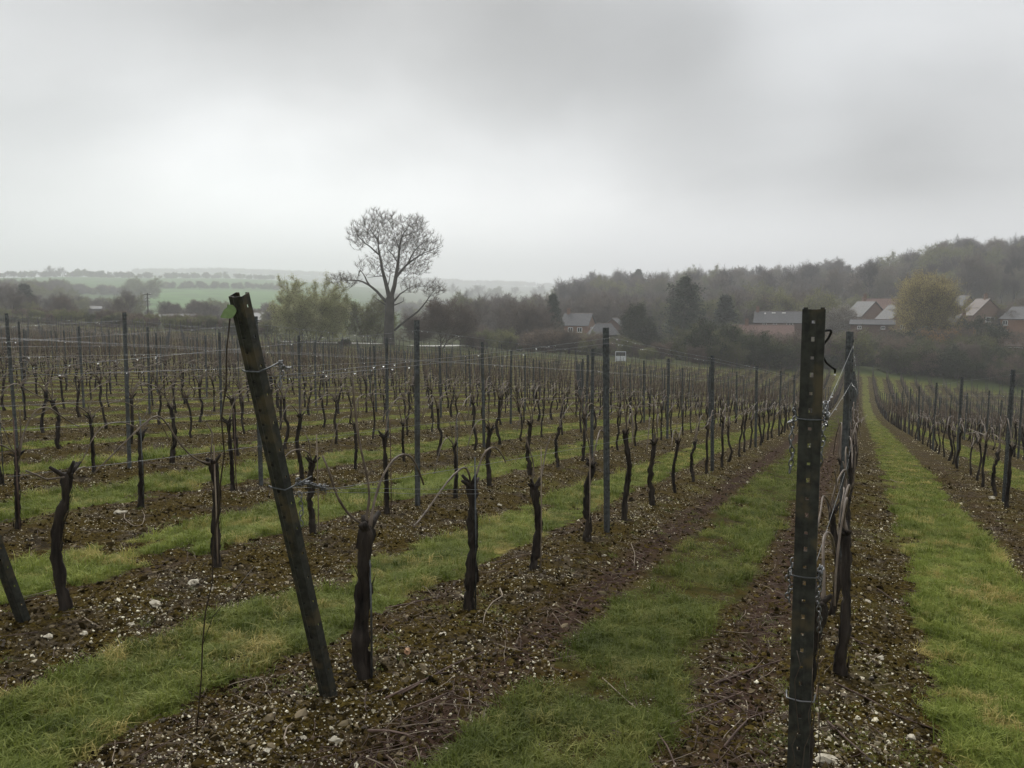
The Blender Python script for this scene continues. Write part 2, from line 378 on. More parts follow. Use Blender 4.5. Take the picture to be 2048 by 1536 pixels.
def brickmat(name, c1, c2):
    m, nt, b = newmat(name, .85); v = N(nt, 'ShaderNodeTexCoord').outputs['Object']
    mp = N(nt, 'ShaderNodeMapping', {'Vector': v, 'Rotation': (pi/2, 0, 0)})
    br = N(nt, 'ShaderNodeTexBrick', {'Vector': mp.outputs[0], 'Color1': (*c1, 1), 'Color2': (*c2, 1), 'Mortar': (.25, .22, .19, 1), 'Scale': 4.0})
    nt.links.new(mixc(nt, .35, br.outputs[0], ramp(nt, nz(nt, v, .8), [(.3, c1), (.7, c2)])), b.inputs['Base Color']); return m
M['brick'] = brickmat('red_brick', (.15, .075, .05), (.24, .13, .085))
M['brick_or'] = brickmat('orange_brick', (.20, .088, .052), (.29, .15, .09))
M['brick_dk'] = brickmat('dark_brick', (.09, .05, .04), (.15, .085, .06))
M['render'] = noisy('white_render', (.55, .54, .5), (.7, .69, .66), 2)
M['slate'] = noisy('slate_roof', (.050, .050, .055), (.10, .098, .10), 3, .45, 4, .5)
M['slate_wet'] = noisy('wet_slate_roof', (.085, .085, .085), (.15, .15, .147), 2.5, .6, 4, .25)
M['tile_red'] = noisy('red_tile_roof', (.13, .075, .058), (.21, .125, .10), 3, .6, 4, .4)
M['tile_brown'] = noisy('brown_tile_roof', (.085, .06, .05), (.15, .11, .09), 3, .55, 4, .4)
M['white'] = newmat('white_paint', .5, (.8, .8, .8))[0]
M['glass'] = newmat('window_glass', .08, (.02, .022, .025), 0, .6)[0]
M['pole'] = newmat('pole_wood', .8, (.07, .06, .05))[0]
M['panel'] = noisy('white_panel', (.55, .58, .60), (.66, .69, .71), 3, .5)
M['dark'] = newmat('dark_timber', .8, (.05, .045, .04))[0]

# ground: soil, moss and turf, with colours of the far fields carried per vertex
m, nt, b = newmat('ground', 1.0, spec=.04)
P_ = pos(nt)
at = lambda n: N(nt, 'ShaderNodeAttribute', attribute_name=n)
gv = at('grass').outputs['Fac']; pv = at('prune').outputs['Fac']; fv = at('far').outputs['Fac']; fc = at('far_col').outputs['Color']
n1 = nz(nt, P_, 3.2, 5); n2 = nz(nt, P_, 16, 5, .6); n3 = nz(nt, P_, 70, 3, .6); n4 = nz(nt, P_, .9, 4)
soil = ramp(nt, n2, [(.32, (.013, .0095, .005)), (.5, (.044, .033, .019)), (.70, (.135, .108, .072))])
soil = mixc(nt, mrange(nt, n1, .38, .52), soil, ramp(nt, n3, [(.34, (.016, .011, .0025)), (.66, (.090, .064, .013))]))          # moss
soil = mixc(nt, mrange(nt, n4, .56, .68, 0, .75), soil, ramp(nt, n3, [(.3, (.05, .045, .011)), (.7, (.12, .105, .026))]))       # bright moss
soil = mixc(nt, pv, soil, ramp(nt, n2, [(.3, (.022, .0125, .008)), (.7, (.080, .051, .037))]))
vo = N(nt, 'ShaderNodeTexVoronoi', {'Vector': P_, 'Scale': 48.0, 'Randomness': 1.0}); vsx = N(nt, 'ShaderNodeSeparateColor', {0: vo.outputs['Color']})
peb = mth(nt, 'MULTIPLY', mth(nt, 'LESS_THAN', vo.outputs['Distance'], .30), mth(nt, 'GREATER_THAN', vsx.outputs[0], .62))
peb = mth(nt, 'MULTIPLY', peb, mrange(nt, nz(nt, P_, 2.2, 3), .42, .6))
soil = mixc(nt, mth(nt, 'MULTIPLY', peb, mth(nt, 'SUBTRACT', 1., pv)), soil, ramp(nt, vsx.outputs[1], [(0., (.18, .15, .11)), (1., (.85, .80, .65))]))
dl = at('dull').outputs['Fac']
turf = ramp(nt, n2, [(.3, (.055, .068, .013)), (.7, (.165, .195, .040))])
turf = mixc(nt, dl, turf, ramp(nt, n2, [(.3, (.022, .020, .006)), (.7, (.075, .070, .020))]))
dry = mth(nt, 'MULTIPLY', mrange(nt, nz(nt, P_, 2.6, 6, .62), .50, .68), mth(nt, 'SUBTRACT', 1., dl))
turf = mixc(nt, mrange(nt, nz(nt, P_, 5.5, 4), .44, .60, 0, .85), turf, soil)
turf = mixc(nt, dry, turf, ramp(nt, n2, [(.3, (.15, .12, .035)), (.7, (.30, .25, .085))]))
gm = mrange(nt, mth(nt, 'ADD', gv, mth(nt, 'MULTIPLY_ADD', n2, .16, -.08)), -.03, .05)
col = mixc(nt, gm, soil, turf)
fcn = mixc(nt, mrange(nt, nz(nt, P_, .05, 4), .4, .65), fc, N(nt, 'ShaderNodeHueSaturation', {'Color': fc, 'Value': .72, 'Saturation': .9}).outputs[0])
col = mixc(nt, fv, col, fcn)
nt.links.new(col, b.inputs['Base Color'])
hh = mth(nt, 'ADD', mth(nt, 'MULTIPLY', n2, .7), mth(nt, 'MULTIPLY', n3, .4)); hh = mth(nt, 'ADD', hh, mth(nt, 'MULTIPLY', peb, .3))
bump(nt, b, hh, .9, .02)
M['ground'] = m
# grass blades: colour follows the same patches as the turf below
m, nt, b = newmat('grass_blades', .6, spec=.12)
P_ = pos(nt); rnd = N(nt, 'ShaderNodeObjectInfo').outputs['Random']
f = mth(nt, 'ADD', mth(nt, 'MULTIPLY', nz(nt, P_, 3.1, 3), .7), mth(nt, 'MULTIPLY', rnd, .3))
c = ramp(nt, f, [(.25, (.085, .112, .018)), (.5, (.180, .222, .042)), (.75, (.33, .36, .092))])
ia = lambda n: N(nt, 'ShaderNodeAttribute', attribute_name=n, attribute_type='INSTANCER').outputs['Fac']
dry = mth(nt, 'MULTIPLY', mth(nt, 'MULTIPLY', mrange(nt, nz(nt, P_, 2.6, 6, .62), .46, .66), mrange(nt, rnd, .15, .85)), ia('dryf'))
c = N(nt, 'ShaderNodeVectorMath', {0: c, 'Scale': ia('tone')}, operation='SCALE').outputs[0]
c = mixc(nt, dry, c, ramp(nt, rnd, [(0., (.28, .24, .06)), (1., (.55, .45, .17))]))
nt.links.new(c, b.inputs['Base Color'])
tr = N(nt, 'ShaderNodeBsdfTranslucent', {'Color': c}); mx = N(nt, 'ShaderNodeMixShader', {0: .3, 1: b.outputs[0], 2: tr.outputs[0]})
nt.links.new(mx.outputs[0], nt.nodes['Material Output'].inputs[0]); M['grass'] = m
M['moss'] = noisy('moss_clump', (.045, .032, .007), (.125, .090, .020), 20, .95, 4, .1, .6, .01)
M['track'] = noisy('chalk_track', (.42, .41, .38), (.6, .59, .56), .8)

# ------------------------------------------------------------------ instanced scatter (for uncountable stuff only)
def scatter(name, P, rot, scl, idx, protos, kind='stuff', label=None, extra=None):
    me = bpy.data.meshes.new(name); me.vertices.add(len(P)); me.vertices.foreach_set('co', np.asarray(P, float).ravel())
    for nm, ty, dat in (('rot', 'FLOAT_VECTOR', rot), ('idx', 'INT', idx)):
        a = me.attributes.new(nm, ty, 'POINT'); a.data.foreach_set('vector' if ty == 'FLOAT_VECTOR' else 'value', np.asarray(dat).ravel())
    s3 = np.asarray(scl, float); s3 = np.repeat(s3[:, None], 3, 1) if s3.ndim == 1 else s3
    a = me.attributes.new('scl', 'FLOAT_VECTOR', 'POINT'); a.data.foreach_set('vector', s3.ravel())
    for nm, dat in (extra or {}).items():
        a = me.attributes.new(nm, 'FLOAT', 'POINT'); a.data.foreach_set('value', np.asarray(dat, float).ravel())
    me.update()
    c = bpy.data.collections.new(name + '_pieces')
    for i, p in enumerate(protos):
        q = bpy.data.objects.new('%s_piece_%02d' % (name, i), p); c.objects.link(q)
    ng = bpy.data.node_groups.new(name, 'GeometryNodeTree')
    ng.interface.new_socket('Geometry', in_out='INPUT', socket_type='NodeSocketGeometry'); ng.interface.new_socket('Geometry', in_out='OUTPUT', socket_type='NodeSocketGeometry')
    gi = ng.nodes.new('NodeGroupInput'); go = ng.nodes.new('NodeGroupOutput')
    ci = ng.nodes.new('GeometryNodeCollectionInfo'); ci.inputs[0].default_value = c; ci.inputs[1].default_value = True; ci.inputs[2].default_value = True
    ip = ng.nodes.new('GeometryNodeInstanceOnPoints'); ip.inputs['Pick Instance'].default_value = True
    def na(n, ty):
        q = ng.nodes.new('GeometryNodeInputNamedAttribute'); q.data_type = ty; q.inputs[0].default_value = n; return q.outputs[0]
    ng.links.new(gi.outputs[0], ip.inputs['Points']); ng.links.new(ci.outputs[0], ip.inputs['Instance'])
    ng.links.new(na('idx', 'INT'), ip.inputs['Instance Index']); ng.links.new(na('rot', 'FLOAT_VECTOR'), ip.inputs['Rotation'])
    ng.links.new(na('scl', 'FLOAT_VECTOR'), ip.inputs['Scale']); ng.links.new(ip.outputs[0], go.inputs[0])
    o = link(name, me); md = o.modifiers.new('scatter', 'NODES'); md.node_group = ng
    tag(o, label, None, None, kind); return o

# ================================================================== THE GROUND
th = np.concatenate([np.arange(-pi, -.72, .06), np.arange(-.72, .72, .0040), np.arange(.72, pi, .06)])
rr = np.concatenate([[.25, .5, .8], np.exp(np.arange(math.log(1.1), math.log(4300), .0115))])
T, R_ = np.meshgrid(th, rr); X = R_ * np.sin(T); Y = R_ * np.cos(T)
Z = ground(X, Y); x, y = wr(X, Y); g, kk, uu = lane(x, y)
nT, nR = len(th), len(rr)
V = np.stack([X, Y, Z], -1).reshape(-1, 3); V = np.vstack([V, [[0, 0, gz(0.01, 0.01)]]])
i = np.arange(nR - 1)[:, None] * nT; j = np.arange(nT)[None]; j2 = (j + 1) % nT
mb = MB(); mb.add(V, np.stack([i + j, i + nT + j, i + nT + j2, i + j2], -1).reshape(-1, 4))
jj = np.arange(nT); mb.F.append((np.stack([np.full(nT, nT*nR), jj, (jj+1) % nT], -1), 0))
gob = mb.obj('ground', M['ground'], smooth=True); tag(gob, kind='structure')
def vattr(me, name, arr, ty='FLOAT'):
    a = me.attributes.new(name, ty, 'POINT'); a.data.foreach_set('value' if ty == 'FLOAT' else 'color', arr.ravel())
pad = lambda a, v: np.concatenate([a.ravel(), [v]]).astype(float)
vattr(gob.data, 'grass', pad(g, .5))
def prune_band(k, u, x, y):
    p = np.where(k == 1, np.maximum(np.exp(-((u - .52)/.17)**2), np.exp(-((u - 1.72)/.20)**2)), .35*np.exp(-((u - 1.75)/.15)**2))
    return np.clip(p * (.4 + 1.2 * fbm(x * 2, y * 2 + 50, 3)), 0, 1) * (y < 40)
vattr(gob.data, 'dull', pad((kk == 1)*1.0, 0))
vattr(gob.data, 'prune', pad(prune_band(kk, uu, x, y) * (g < .02), 0))
far = sstep(1, 6, y - edge_y(x)) * (Y > 10); vattr(gob.data, 'far', pad(far, 0))
pxm = 1024 + FPX * np.tan(np.clip(np.arctan2(X, np.maximum(Y, 1e-3)), -1.2, 1.2))
rng_ = np.hypot(X, Y)
fcol = np.zeros(X.shape + (3,)); fcol[:] = (.062, .070, .028)                                   # rough pasture and gardens
def paint(mask, c): fcol[mask] = c
paint((rng_ > 330) & (pxm < 1140), (.085, .135, .05))
paint((rng_ > 560) & (rng_ < 860) & (pxm > 250) & (pxm < 720), (.115, .215, .065))              # young corn
paint((rng_ > 860) & (rng_ < 1600) & (pxm < 640), (.10, .175, .06))
paint((rng_ > 900) & (rng_ < 1150) & (pxm > 300) & (pxm < 480), (.11, .19, .07))
paint((rng_ > 1000) & (pxm > 760) & (pxm < 1130), (.12, .145, .075))
paint((rng_ > 700) & (rng_ < 1000) & (pxm > 820) & (pxm < 1130), (.16, .165, .085))
paint((rng_ > 2200), (.07, .085, .06))
paint((rng_ < 240) & (pxm > 1700) & (y - edge_y(x) > 0), (.085, .11, .035))
paint((rng_ > 300) & (pxm > 1150), (.055, .050, .032))                                          # leaf litter under the wood
fa = np.concatenate([fcol.reshape(-1, 3), [[.06, .07, .03]]]); fa = np.hstack([fa, np.ones((len(fa), 1))])
vattr(gob.data, 'far_col', fa, 'FLOAT_COLOR')

# turf blades
def tuft(seed, n, rad, h0, h1, wd, lean):
    q = np.random.RandomState(seed); mb = MB()
    a = q.rand(n)*2*pi; r = rad*np.sqrt(q.rand(n)); h = h0 + (h1-h0)*q.rand(n)**1.4; d = q.rand(n)*2*pi; L = lean*(.3+q.rand(n))
    b = np.stack([r*np.cos(a), r*np.sin(a), np.full(n, -.006)], -1); dv = np.stack([np.cos(d), np.sin(d), np.zeros(n)], -1); sv = np.stack([-np.sin(d), np.cos(d), np.zeros(n)], -1)
    up = np.array([0, 0, 1.]); w = (wd*(.6+.8*q.rand(n)))[:, None]; h = h[:, None]; L = L[:, None]
    m1 = b + up*h*.6 + dv*h*L*.35; tp = b + up*h*(1-.25*L) + dv*h*L*1.1
    v = np.stack([b-sv*w/2, b+sv*w/2, m1+sv*w*.4, m1-sv*w*.4, tp], 1).reshape(-1, 3); k = np.arange(n)[:, None]*5
    mb.add(v, k + np.array([[0, 1, 2, 3]])); mb.F.append((k + np.array([[3, 2, 4]]), 0))
    me = mb.mesh('tuft'); me.materials.append(M['grass']); return me
tuft_n = [tuft(s, 34, .05, .010, .036, .0030, 1.5) for s in range(8)] + [tuft(40 + s, 30, .045, .03, .095, .0040, 1.1) for s in range(3)]
tuft_f = [tuft(80 + s, 26, .11, .018, .050, .009, 1.2) for s in range(6)]
rs = np.random.RandomState(3)
def scatter_pts(n, rmin, rmax, power=1.0):
    t = (rs.rand(n) - .5) * 1.36; r = rmin * (rmax / rmin) ** (rs.rand(n) ** power); return r * np.sin(t), r * np.cos(t), r
def sloperot(n): return np.stack([rs.normal(0, .08, n), rs.normal(0, .08, n), rs.rand(n)*2*pi], -1)
X1, Y1, r1 = scatter_pts(150000, 1.7, 14.0)
x1, y1 = wr(X1, Y1); g1, k1, u1 = lane(x1, y1)
keep = rs.rand(len(X1)) < sstep(-.03, .13, g1)*np.clip(1.25 - .0*r1, 0, 1)
thin = fbm(x1*1.5, y1*1.5+70, 3); keep &= rs.rand(len(X1)) < np.where(k1 == 1, .08 + .62*sstep(.42, .60, thin), .50 + .5*sstep(.35, .6, thin))
X1, Y1, g1, r1, k1 = X1[keep], Y1[keep], g1[keep], r1[keep], k1[keep]
edge_t = np.exp(-((g1 - .07)/.10)**2)
idx = np.where(rs.rand(len(X1)) < .08 + .40*edge_t*(fbm(X1*1.2, Y1*1.2, 2) > .45), 8 + rs.randint(0, 3, len(X1)), rs.randint(0, 8, len(X1)))
scatter('grass', np.stack([X1, Y1, ground(X1, Y1)], -1), sloperot(len(X1)), (.75 + .55*rs.rand(len(X1)))*(1 + .05*np.maximum(r1-4, 0)), idx, tuft_n, label='short green turf in the lanes between the vine rows', extra={'tone': np.where(k1 == 1, .74, np.where(k1 == 2, .95, 1.12))*(.8 + .4*fbm(X1*.9, Y1*.9 + 5, 2)), 'dryf': np.where(k1 == 1, .30, np.where(k1 == 0, 1.25, 1.))})
X2, Y2, r2 = scatter_pts(62000, 13.0, 62.0)
x2, y2 = wr(X2, Y2); g2, k2, u2 = lane(x2, y2); keep = rs.rand(len(X2)) < .55*sstep(-.02, .14, g2); X2, Y2, r2, k2f = X2[keep], Y2[keep], r2[keep], k2[keep]
scatter('grass', np.stack([X2, Y2, ground(X2, Y2)], -1), sloperot(len(X2)), (.7 + .5*rs.rand(len(X2)))*(1 + .006*r2), rs.randint(0, 6, len(X2)), tuft_f, label='short green turf farther down the vineyard lanes', extra={'tone': np.where(k2f == 1, .78, .95), 'dryf': np.where(k2f == 1, .4, 1.2)})
# stray weed tufts and moss cushions in the bare strips
X3, Y3, r3 = scatter_pts(2600, 1.8, 22)
x3, y3 = wr(X3, Y3); g3, k3, u3 = lane(x3, y3); keep = (g3 < -.06) & (fbm(x3*1.3+5, y3*1.3, 3) > .55); X3, Y3 = X3[keep], Y3[keep]
scatter('weeds', np.stack([X3, Y3, ground(X3, Y3)], -1), sloperot(len(X3)), .6 + .6*rs.rand(len(X3)), rs.randint(0, 8, len(X3)), tuft_n, extra={'tone': np.full(len(X3), .8), 'dryf': np.full(len(X3), .3)}, label='small weed tufts in the bare soil under the vines')
def lump(seed, flat, rough, mat, sub=ICO2):
    q = np.random.RandomState(seed); v = sub[0].copy(); d = q.normal(0, 1, (5, 3))
    s = 1 + rough*sum(np.sin(v @ dd * (1.6 + k*1.1) + k*2.1) for k, dd in enumerate(d))/2.2
    v = v*s[:, None]*np.array([1, .75 + .4*q.rand(), flat]); mb = MB(); mb.add(v, sub[1]); me = mb.mesh('lump', rough < .25); me.materials.append(mat); return me
X4, Y4, r4 = scatter_pts(42000, 1.7, 16)
x4, y4 = wr(X4, Y4); g4, k4, u4 = lane(x4, y4); ms_ = fbm(x4*2.2+30, y4*2.2, 3)
keep = (g4 < -.02) & (ms_ > .50) & (rs.rand(len(X4)) < .75); X4, Y4 = X4[keep], Y4[keep]
scatter('moss', np.stack([X4, Y4, ground(X4, Y4) - .004], -1), sloperot(len(X4)), (.006 + .016*rs.rand(len(X4))**1.5), rs.randint(0, 4, len(X4)), [lump(200+s, .45, .55, M['moss'], ICO2) for s in range(4)], label='brown moss cushions on the soil under the vines')
# crumbly clods and leaf crumbs
m_, nt_, b_ = newmat('soil_crumbs', 1., spec=.03)
nt_.links.new(ramp(nt_, N(nt_, 'ShaderNodeObjectInfo').outputs['Random'], [(0., (.011, .008, .003)), (.35, (.036, .025, .009)), (.6, (.078, .055, .018)), (.8, (.10, .078, .044)), (1., (.26, .21, .135))]), b_.inputs['Base Color']); M['crumb'] = m_
X7, Y7, r7 = scatter_pts(120000, 1.7, 20, .95)
x7, y7 = wr(X7, Y7); g7, k7, u7 = lane(x7, y7); keep = g7 < .0; X7, Y7, r7 = X7[keep], Y7[keep], r7[keep]; n7 = len(X7)
scatter('soil_crumbs', np.stack([X7, Y7, ground(X7, Y7)], -1), np.stack([rs.normal(0, .6, n7), rs.normal(0, .6, n7), rs.rand(n7)*6.3], -1),
        (.004 + .013*rs.rand(n7)**2.2 + .016*(rs.rand(n7) > .985))*(1 + .03*np.maximum(r7-3, 0)), rs.randint(0, 6, n7), [lump(250+s, .65, .5, M['crumb'], ICO1) for s in range(6)], label='dark crumbs of soil and leaf litter under the vines')
# flints and pebbles
X5, Y5, r5 = scatter_pts(210000, 1.7, 34, .9)
x5, y5 = wr(X5, Y5); g5, k5, u5 = lane(x5, y5)
patch = fbm(x5*1.7+11, y5*1.7, 3)
keep = (g5 < -.02) & (rs.rand(len(X5)) < np.clip(.20 + 3.0*(patch-.42), .08, 1)) & (rs.rand(len(X5)) < 1 - .8*prune_band(k5, u5, x5, y5))
X5, Y5, r5 = X5[keep], Y5[keep], r5[keep]; n5 = len(X5)
scatter('gravel', np.stack([X5, Y5, ground(X5, Y5) + .0045], -1), np.stack([rs.normal(0, .5, n5), rs.normal(0, .5, n5), rs.rand(n5)*6.3], -1),
        (.0022 + .0060*rs.rand(n5)**3 + .009*(rs.rand(n5) > .991))*(1 + .035*np.maximum(r5-3, 0)), rs.randint(0, 6, n5), [lump(300+s, .6, .45, M['pebble'], ICO1) for s in range(6)], label='chalky flint gravel scattered on the soil')
# loose prunings
def twigmesh(seed, L, r, mat):
    q = np.random.RandomState(seed); n = 6; t = np.linspace(-.5, .5, n); p = np.stack([t*L, .10*L*np.cumsum(q.normal(0, .4, n))*.5, .01 + .02*L*q.rand(n)], -1)
    mb = MB(); mb.tube(p, np.linspace(r, r*.5, n), 4); me = mb.mesh('twig', True); me.materials.append(mat); return me
X6, Y6, r6 = scatter_pts(30000, 1.7, 26)
x6, y6 = wr(X6, Y6); g6, k6, u6 = lane(x6, y6); pb = prune_band(k6, u6, x6, y6)
keep = rs.rand(len(X6)) < np.clip(.75*pb + .07, 0, 1)*np.where(g6 > .05, .15, 1); X6, Y6 = X6[keep], Y6[keep]; n6 = len(X6)
scatter('prunings', np.stack([X6, Y6, ground(X6, Y6) + .002], -1), np.stack([rs.normal(0, .12, n6), rs.normal(0, .15, n6), rs.rand(n6)*6.3], -1),
        .5 + .8*rs.rand(n6), rs.randint(0, 8, n6), [twigmesh(400+s, .045 + .022*s, .0022, M['twig'] if s < 7 else M['twig_pale']) for s in range(8)], label='litter of short broken vine prunings along the lane')

# ================================================================== TREES
def nrm(v): return v / (np.linalg.norm(v) + 1e-12)
class Tree:
    """recursive limbs as tubes, fine twigs and leaf flecks added in one go"""
    def __init__(s, seed): s.q = np.random.RandomState(seed); s.mb = MB(); s.tw = []; s.tips = []
    def limb(s, pts, rad, lev, n): s.mb.tube(pts, rad, n, cap=False)
    def grow(s, p, d, L, r, lev, cfg):
        q = s.q; c = cfg[lev]; n = c.get('seg', 4); pts = [np.array(p, float)]; dirs = [nrm(d)]
        for i in range(n):
            dn = nrm(dirs[-1] + q.normal(0, c.get('wob', .14), 3) + np.array([0, 0, c.get('up', .06)])); pts.append(pts[-1] + dn*L/n); dirs.append(dn)
        pts = np.array(pts); rad = r*np.linspace(1, c.get('taper', .35), n+1); s.limb(pts, rad, lev, c.get('sides', 3)); s.children(pts, rad, L, lev, cfg)
    def children(s, pts, rad, L, lev, cfg):
        q = s.q; c = cfg[lev]; n = len(pts) - 1
        if lev + 1 >= len(cfg):
            for k in range(max(1, int(round(c.get('twigs', 5)*min(1., L/c.get('lref', 1e-6)))))):
                t = .15 + .85*q.rand(); i = min(int(t*n), n-1); a = pts[i] + (pts[i+1]-pts[i])*(t*n-i)
                d = nrm(nrm(pts[i+1]-pts[i]) + q.normal(0, c.get('spread', .6), 3) + np.array([0, 0, c.get('tup', .15)])); s.tw.append((a, a + d*c.get('tl', .8)*(.5+q.rand())))
            return
        m = max(1, int(round(c['n']*min(1., L/c.get('lref', 1e-6))))); off = q.rand()*6.28
        for k in range(m):
            t = c.get('t0', .25) + (c.get('t1', 1.0) - c.get('t0', .25))*(k + q.rand())/m; t = min(t, .999); i = min(int(t*n), n-1)
            a = pts[i] + (pts[i+1]-pts[i])*(t*n-i); ax = nrm(pts[i+1]-pts[i]); ref = np.eye(3)[np.argmin(np.abs(ax))]; u = nrm(np.cross(ax, ref)); w = np.cross(ax, u)
            az = off + k*2.4 + q.normal(0, .4); an = c['ang']*(1 - c.get('angt', .3)*t) + q.normal(0, .12)
            d = ax*cos(an) + (u*cos(az) + w*sin(az))*sin(an)
            sh = c['shape'](t) if 'shape' in c else (1 - .45*t)
            s.grow(a, d, L*c['len']*sh*(.8 + .4*q.rand()), max(rad[i]*c.get('rr', .55), .012), lev+1, cfg)
        # leader carries on as a twig bundle
    def finish(s, name, mats, tww=.02, leaf=0, leafsize=.12, flat=False):
        q = s.q; T_ = np.array(s.tw) if s.tw else np.zeros((0, 2, 3)); n = len(T_)
        if n:
            a, e = T_[:, 0], T_[:, 1]; d = e - a; d /= np.linalg.norm(d, axis=1)[:, None]; u = np.cross(d, q.normal(0, 1, (n, 3))); u /= np.linalg.norm(u, axis=1)[:, None]; w = np.cross(d, u)
            v = np.stack([a + u*tww, a - .5*u*tww + .87*w*tww, a - .5*u*tww - .87*w*tww, e], 1).reshape(-1, 3); k = np.arange(n)[:, None]*4
            s.mb.add(v, np.concatenate([k + [[0, 1, 3]], k + [[1, 2, 3]], k + [[2, 0, 3]]]))
        if leaf and n:
            b = np.repeat(np.arange(n), leaf); t = q.rand(len(b)); c = T_[b, 0]*(1-t)[:, None] + T_[b, 1]*t[:, None] + q.normal(0, leafsize*.9, (len(b), 3))
            u = q.normal(0, 1, (len(b), 3)); w = q.normal(0, 1, (len(b), 3))
            if flat: u[:, 2] *= .25; w[:, 2] *= .25
            u *= leafsize/np.linalg.norm(u, axis=1)[:, None]; w *= leafsize/np.linalg.norm(w, axis=1)[:, None]
            k = np.arange(len(b))[:, None]*3; lm = MB(); lm.add(np.stack([c - u*.5, c + u*.5 + w*.2, c + w], 1).reshape(-1, 3), k + [[0, 1, 2]])
            s.leaf = lm.mesh(name + '_crown'); s.leaf.materials.append(mats[1])
        else: s.leaf = None
        s.wood = s.mb.mesh(name + '_trunk', True); s.wood.materials.append(mats[0]); V = np.vstack(s.mb.V); s.h = float(V[:, 2].max()); return s
rnd_shape = lambda t: .55 + 1.0*t*(1-t)*1.6 if t < .75 else (1 - t)*1.9 + .35
def broad(seed, H=12., mats=('tree', None), leaf=0, leafsize=.12, dens=1., spread=.95, low=.22, tww=.022, trunks=1, flat=False, shape=lambda s: 1.15 - .62*s, angt=.5, up=.09):
    t = Tree(seed); q = t.q
    cfg = [dict(n=int(15*dens), ang=spread, len=.66, seg=7, t0=low, sides=7, wob=.05, up=.05, rr=.5, shape=shape, taper=.22, angt=angt),
           dict(n=int(10*dens), ang=.66, len=.52, seg=5, t0=.18, sides=4, wob=.13, up=up, rr=.55, shape=lambda s: 1.1 - .35*s, lref=.42*H),
           dict(n=7, ang=.6, len=.62, seg=3, t0=.12, sides=3, wob=.15, up=.07, rr=.6, shape=lambda s: 1.1 - .3*s, lref=.2*H),
           dict(twigs=int(7*dens), seg=3, sides=3, wob=.16, tl=.07*H, spread=.5, tup=.12, lref=.11*H)]
    for k in range(trunks):
        d = np.array([0, 0, 1.]) + (q.normal(0, .22, 3)*[1, 1, 0] if trunks > 1 else q.normal(0, .03, 3)); t.grow(np.array([q.normal(0, .3)*(trunks > 1), q.normal(0, .3)*(trunks > 1), -.3]), d, H*.82, H*.022/(trunks**.4), 0, cfg)
    return t.finish('tree', [M[mats[0]], M[mats[1]] if mats[1] else None], tww*H/12, leaf, leafsize, flat)
def conifer(seed, H=12., W=3.0, mat='leaf_con', flatness=True, low=.12, cedar=False):
    t = Tree(seed); q = t.q; t.mb.tube([[0, 0, -.3], [0, 0, H*.5], [0, 0, H]], [H*.022, H*.015, .03], 6, cap=False)
    nb = 90 if not cedar else 70
    for k in range(nb):
        f = low + (1-low)*(k + q.rand())/nb; az = k*2.4 + q.normal(0, .3)
        if cedar: L = W*(.55 + .75*sin(min(1, (1-f)*1.25)*pi*.75))*(.75 + .5*q.rand()) * (.45 if f > .93 else 1)
        else: L = W*(1-f)**.75*(.75 + .4*q.rand()) + .25
        d = np.array([cos(az), sin(az), .12 if cedar else -.12]); p0 = np.array([0, 0, H*f]); p1 = p0 + d*L*.6; p2 = p0 + d*L + np.array([0, 0, -.10*L])
        t.mb.tube([p0, p1, p2], [.06, .04, .015], 3, cap=False)
        for j in range(7):
            s = .3 + .7*q.rand(); c = p0 + (p2-p0)*s; e = c + np.array([q.normal(0, .30*L), q.normal(0, .30*L), q.normal(0, .05*L)]); t.tw.append((c, e))
    return t.finish('conifer', [M['tree'], M[mat]], .02, 34, H*.030, flatness)
def bush(seed, H=4., mats=('tree', 'leaf_bush'), leaf=5, leafsize=.13, dens=1., n0=7):
    t = Tree(seed); q = t.q
    cfg = [dict(n=n0, ang=.75, len=.55, seg=5, t0=.12, sides=4, wob=.14, up=.02, rr=.6), dict(n=6, ang=.8, len=.6, seg=3, t0=.15, sides=3, wob=.2, up=.03, rr=.6), dict(twigs=int(9*dens), seg=3, sides=3, wob=.25, tl=.16*min(H, 5.), spread=.8, tup=.05)]
    for k in range(int(9*dens)):
        a = k*2.4; ln = .25 + .55*q.rand(); t.grow([.12*H*cos(a), .12*H*sin(a), -.1], [ln*cos(a), ln*sin(a), 1], H*(.62 + .3*q.rand()), .05, 0, cfg)
    return t.finish('bush', [M[mats[0]], M[mats[1]]], .016, leaf, leafsize)
TV = {}
TV['bareA'] = broad(11, 12., spread=1.0, tww=.018); TV['bareB'] = broad(12, 12., spread=.9, low=.2, tww=.018); TV['bareC'] = broad(13, 12., spread=1.15, low=.14, dens=1.1, tww=.018)
TV['brown'] = broad(21, 9., ('tree', 'leaf_brown'), 2, .10, 1.1, 1.15, .1, .02, 3)
TV['sage'] = None
TV['olive'] = None
TV['willow'] = broad(24, 15., ('tree', 'leaf_willow'), 5, .13, 1.3, .66, .12, .02, 3)
TV['blossom'] = broad(25, 7., ('tree', 'leaf_blossom'), 3, .11, 1., 1.1, .15, .02, 2)
TV['ivy'] = broad(26, 11., ('tree', 'leaf_ivy'), 6, .20, 1.1, .8, .05, .02)
TV['cedar'] = conifer(31, 14., 3.6, cedar=True, low=.25); TV['fir'] = conifer(32, 9., 2.6); TV['yew'] = conifer(33, 6., 1.5, 'leaf_ivy')
TV['sage'] = bush(22, 10., ('tree', 'leaf_sage'), 7, .14, 2.2, 8); TV['olive'] = bush(23, 9., ('tree', 'leaf_olive'), 5, .15, 1.5, 8)
TV['bushA'] = bush(41, 4.); TV['bushB'] = bush(42, 4.); TV['bushC'] = bush(43, 4., ('tree', 'leaf_brown'), 3); TV['bushO'] = bush(44, 4., ('tree', 'leaf_olive'), 5)
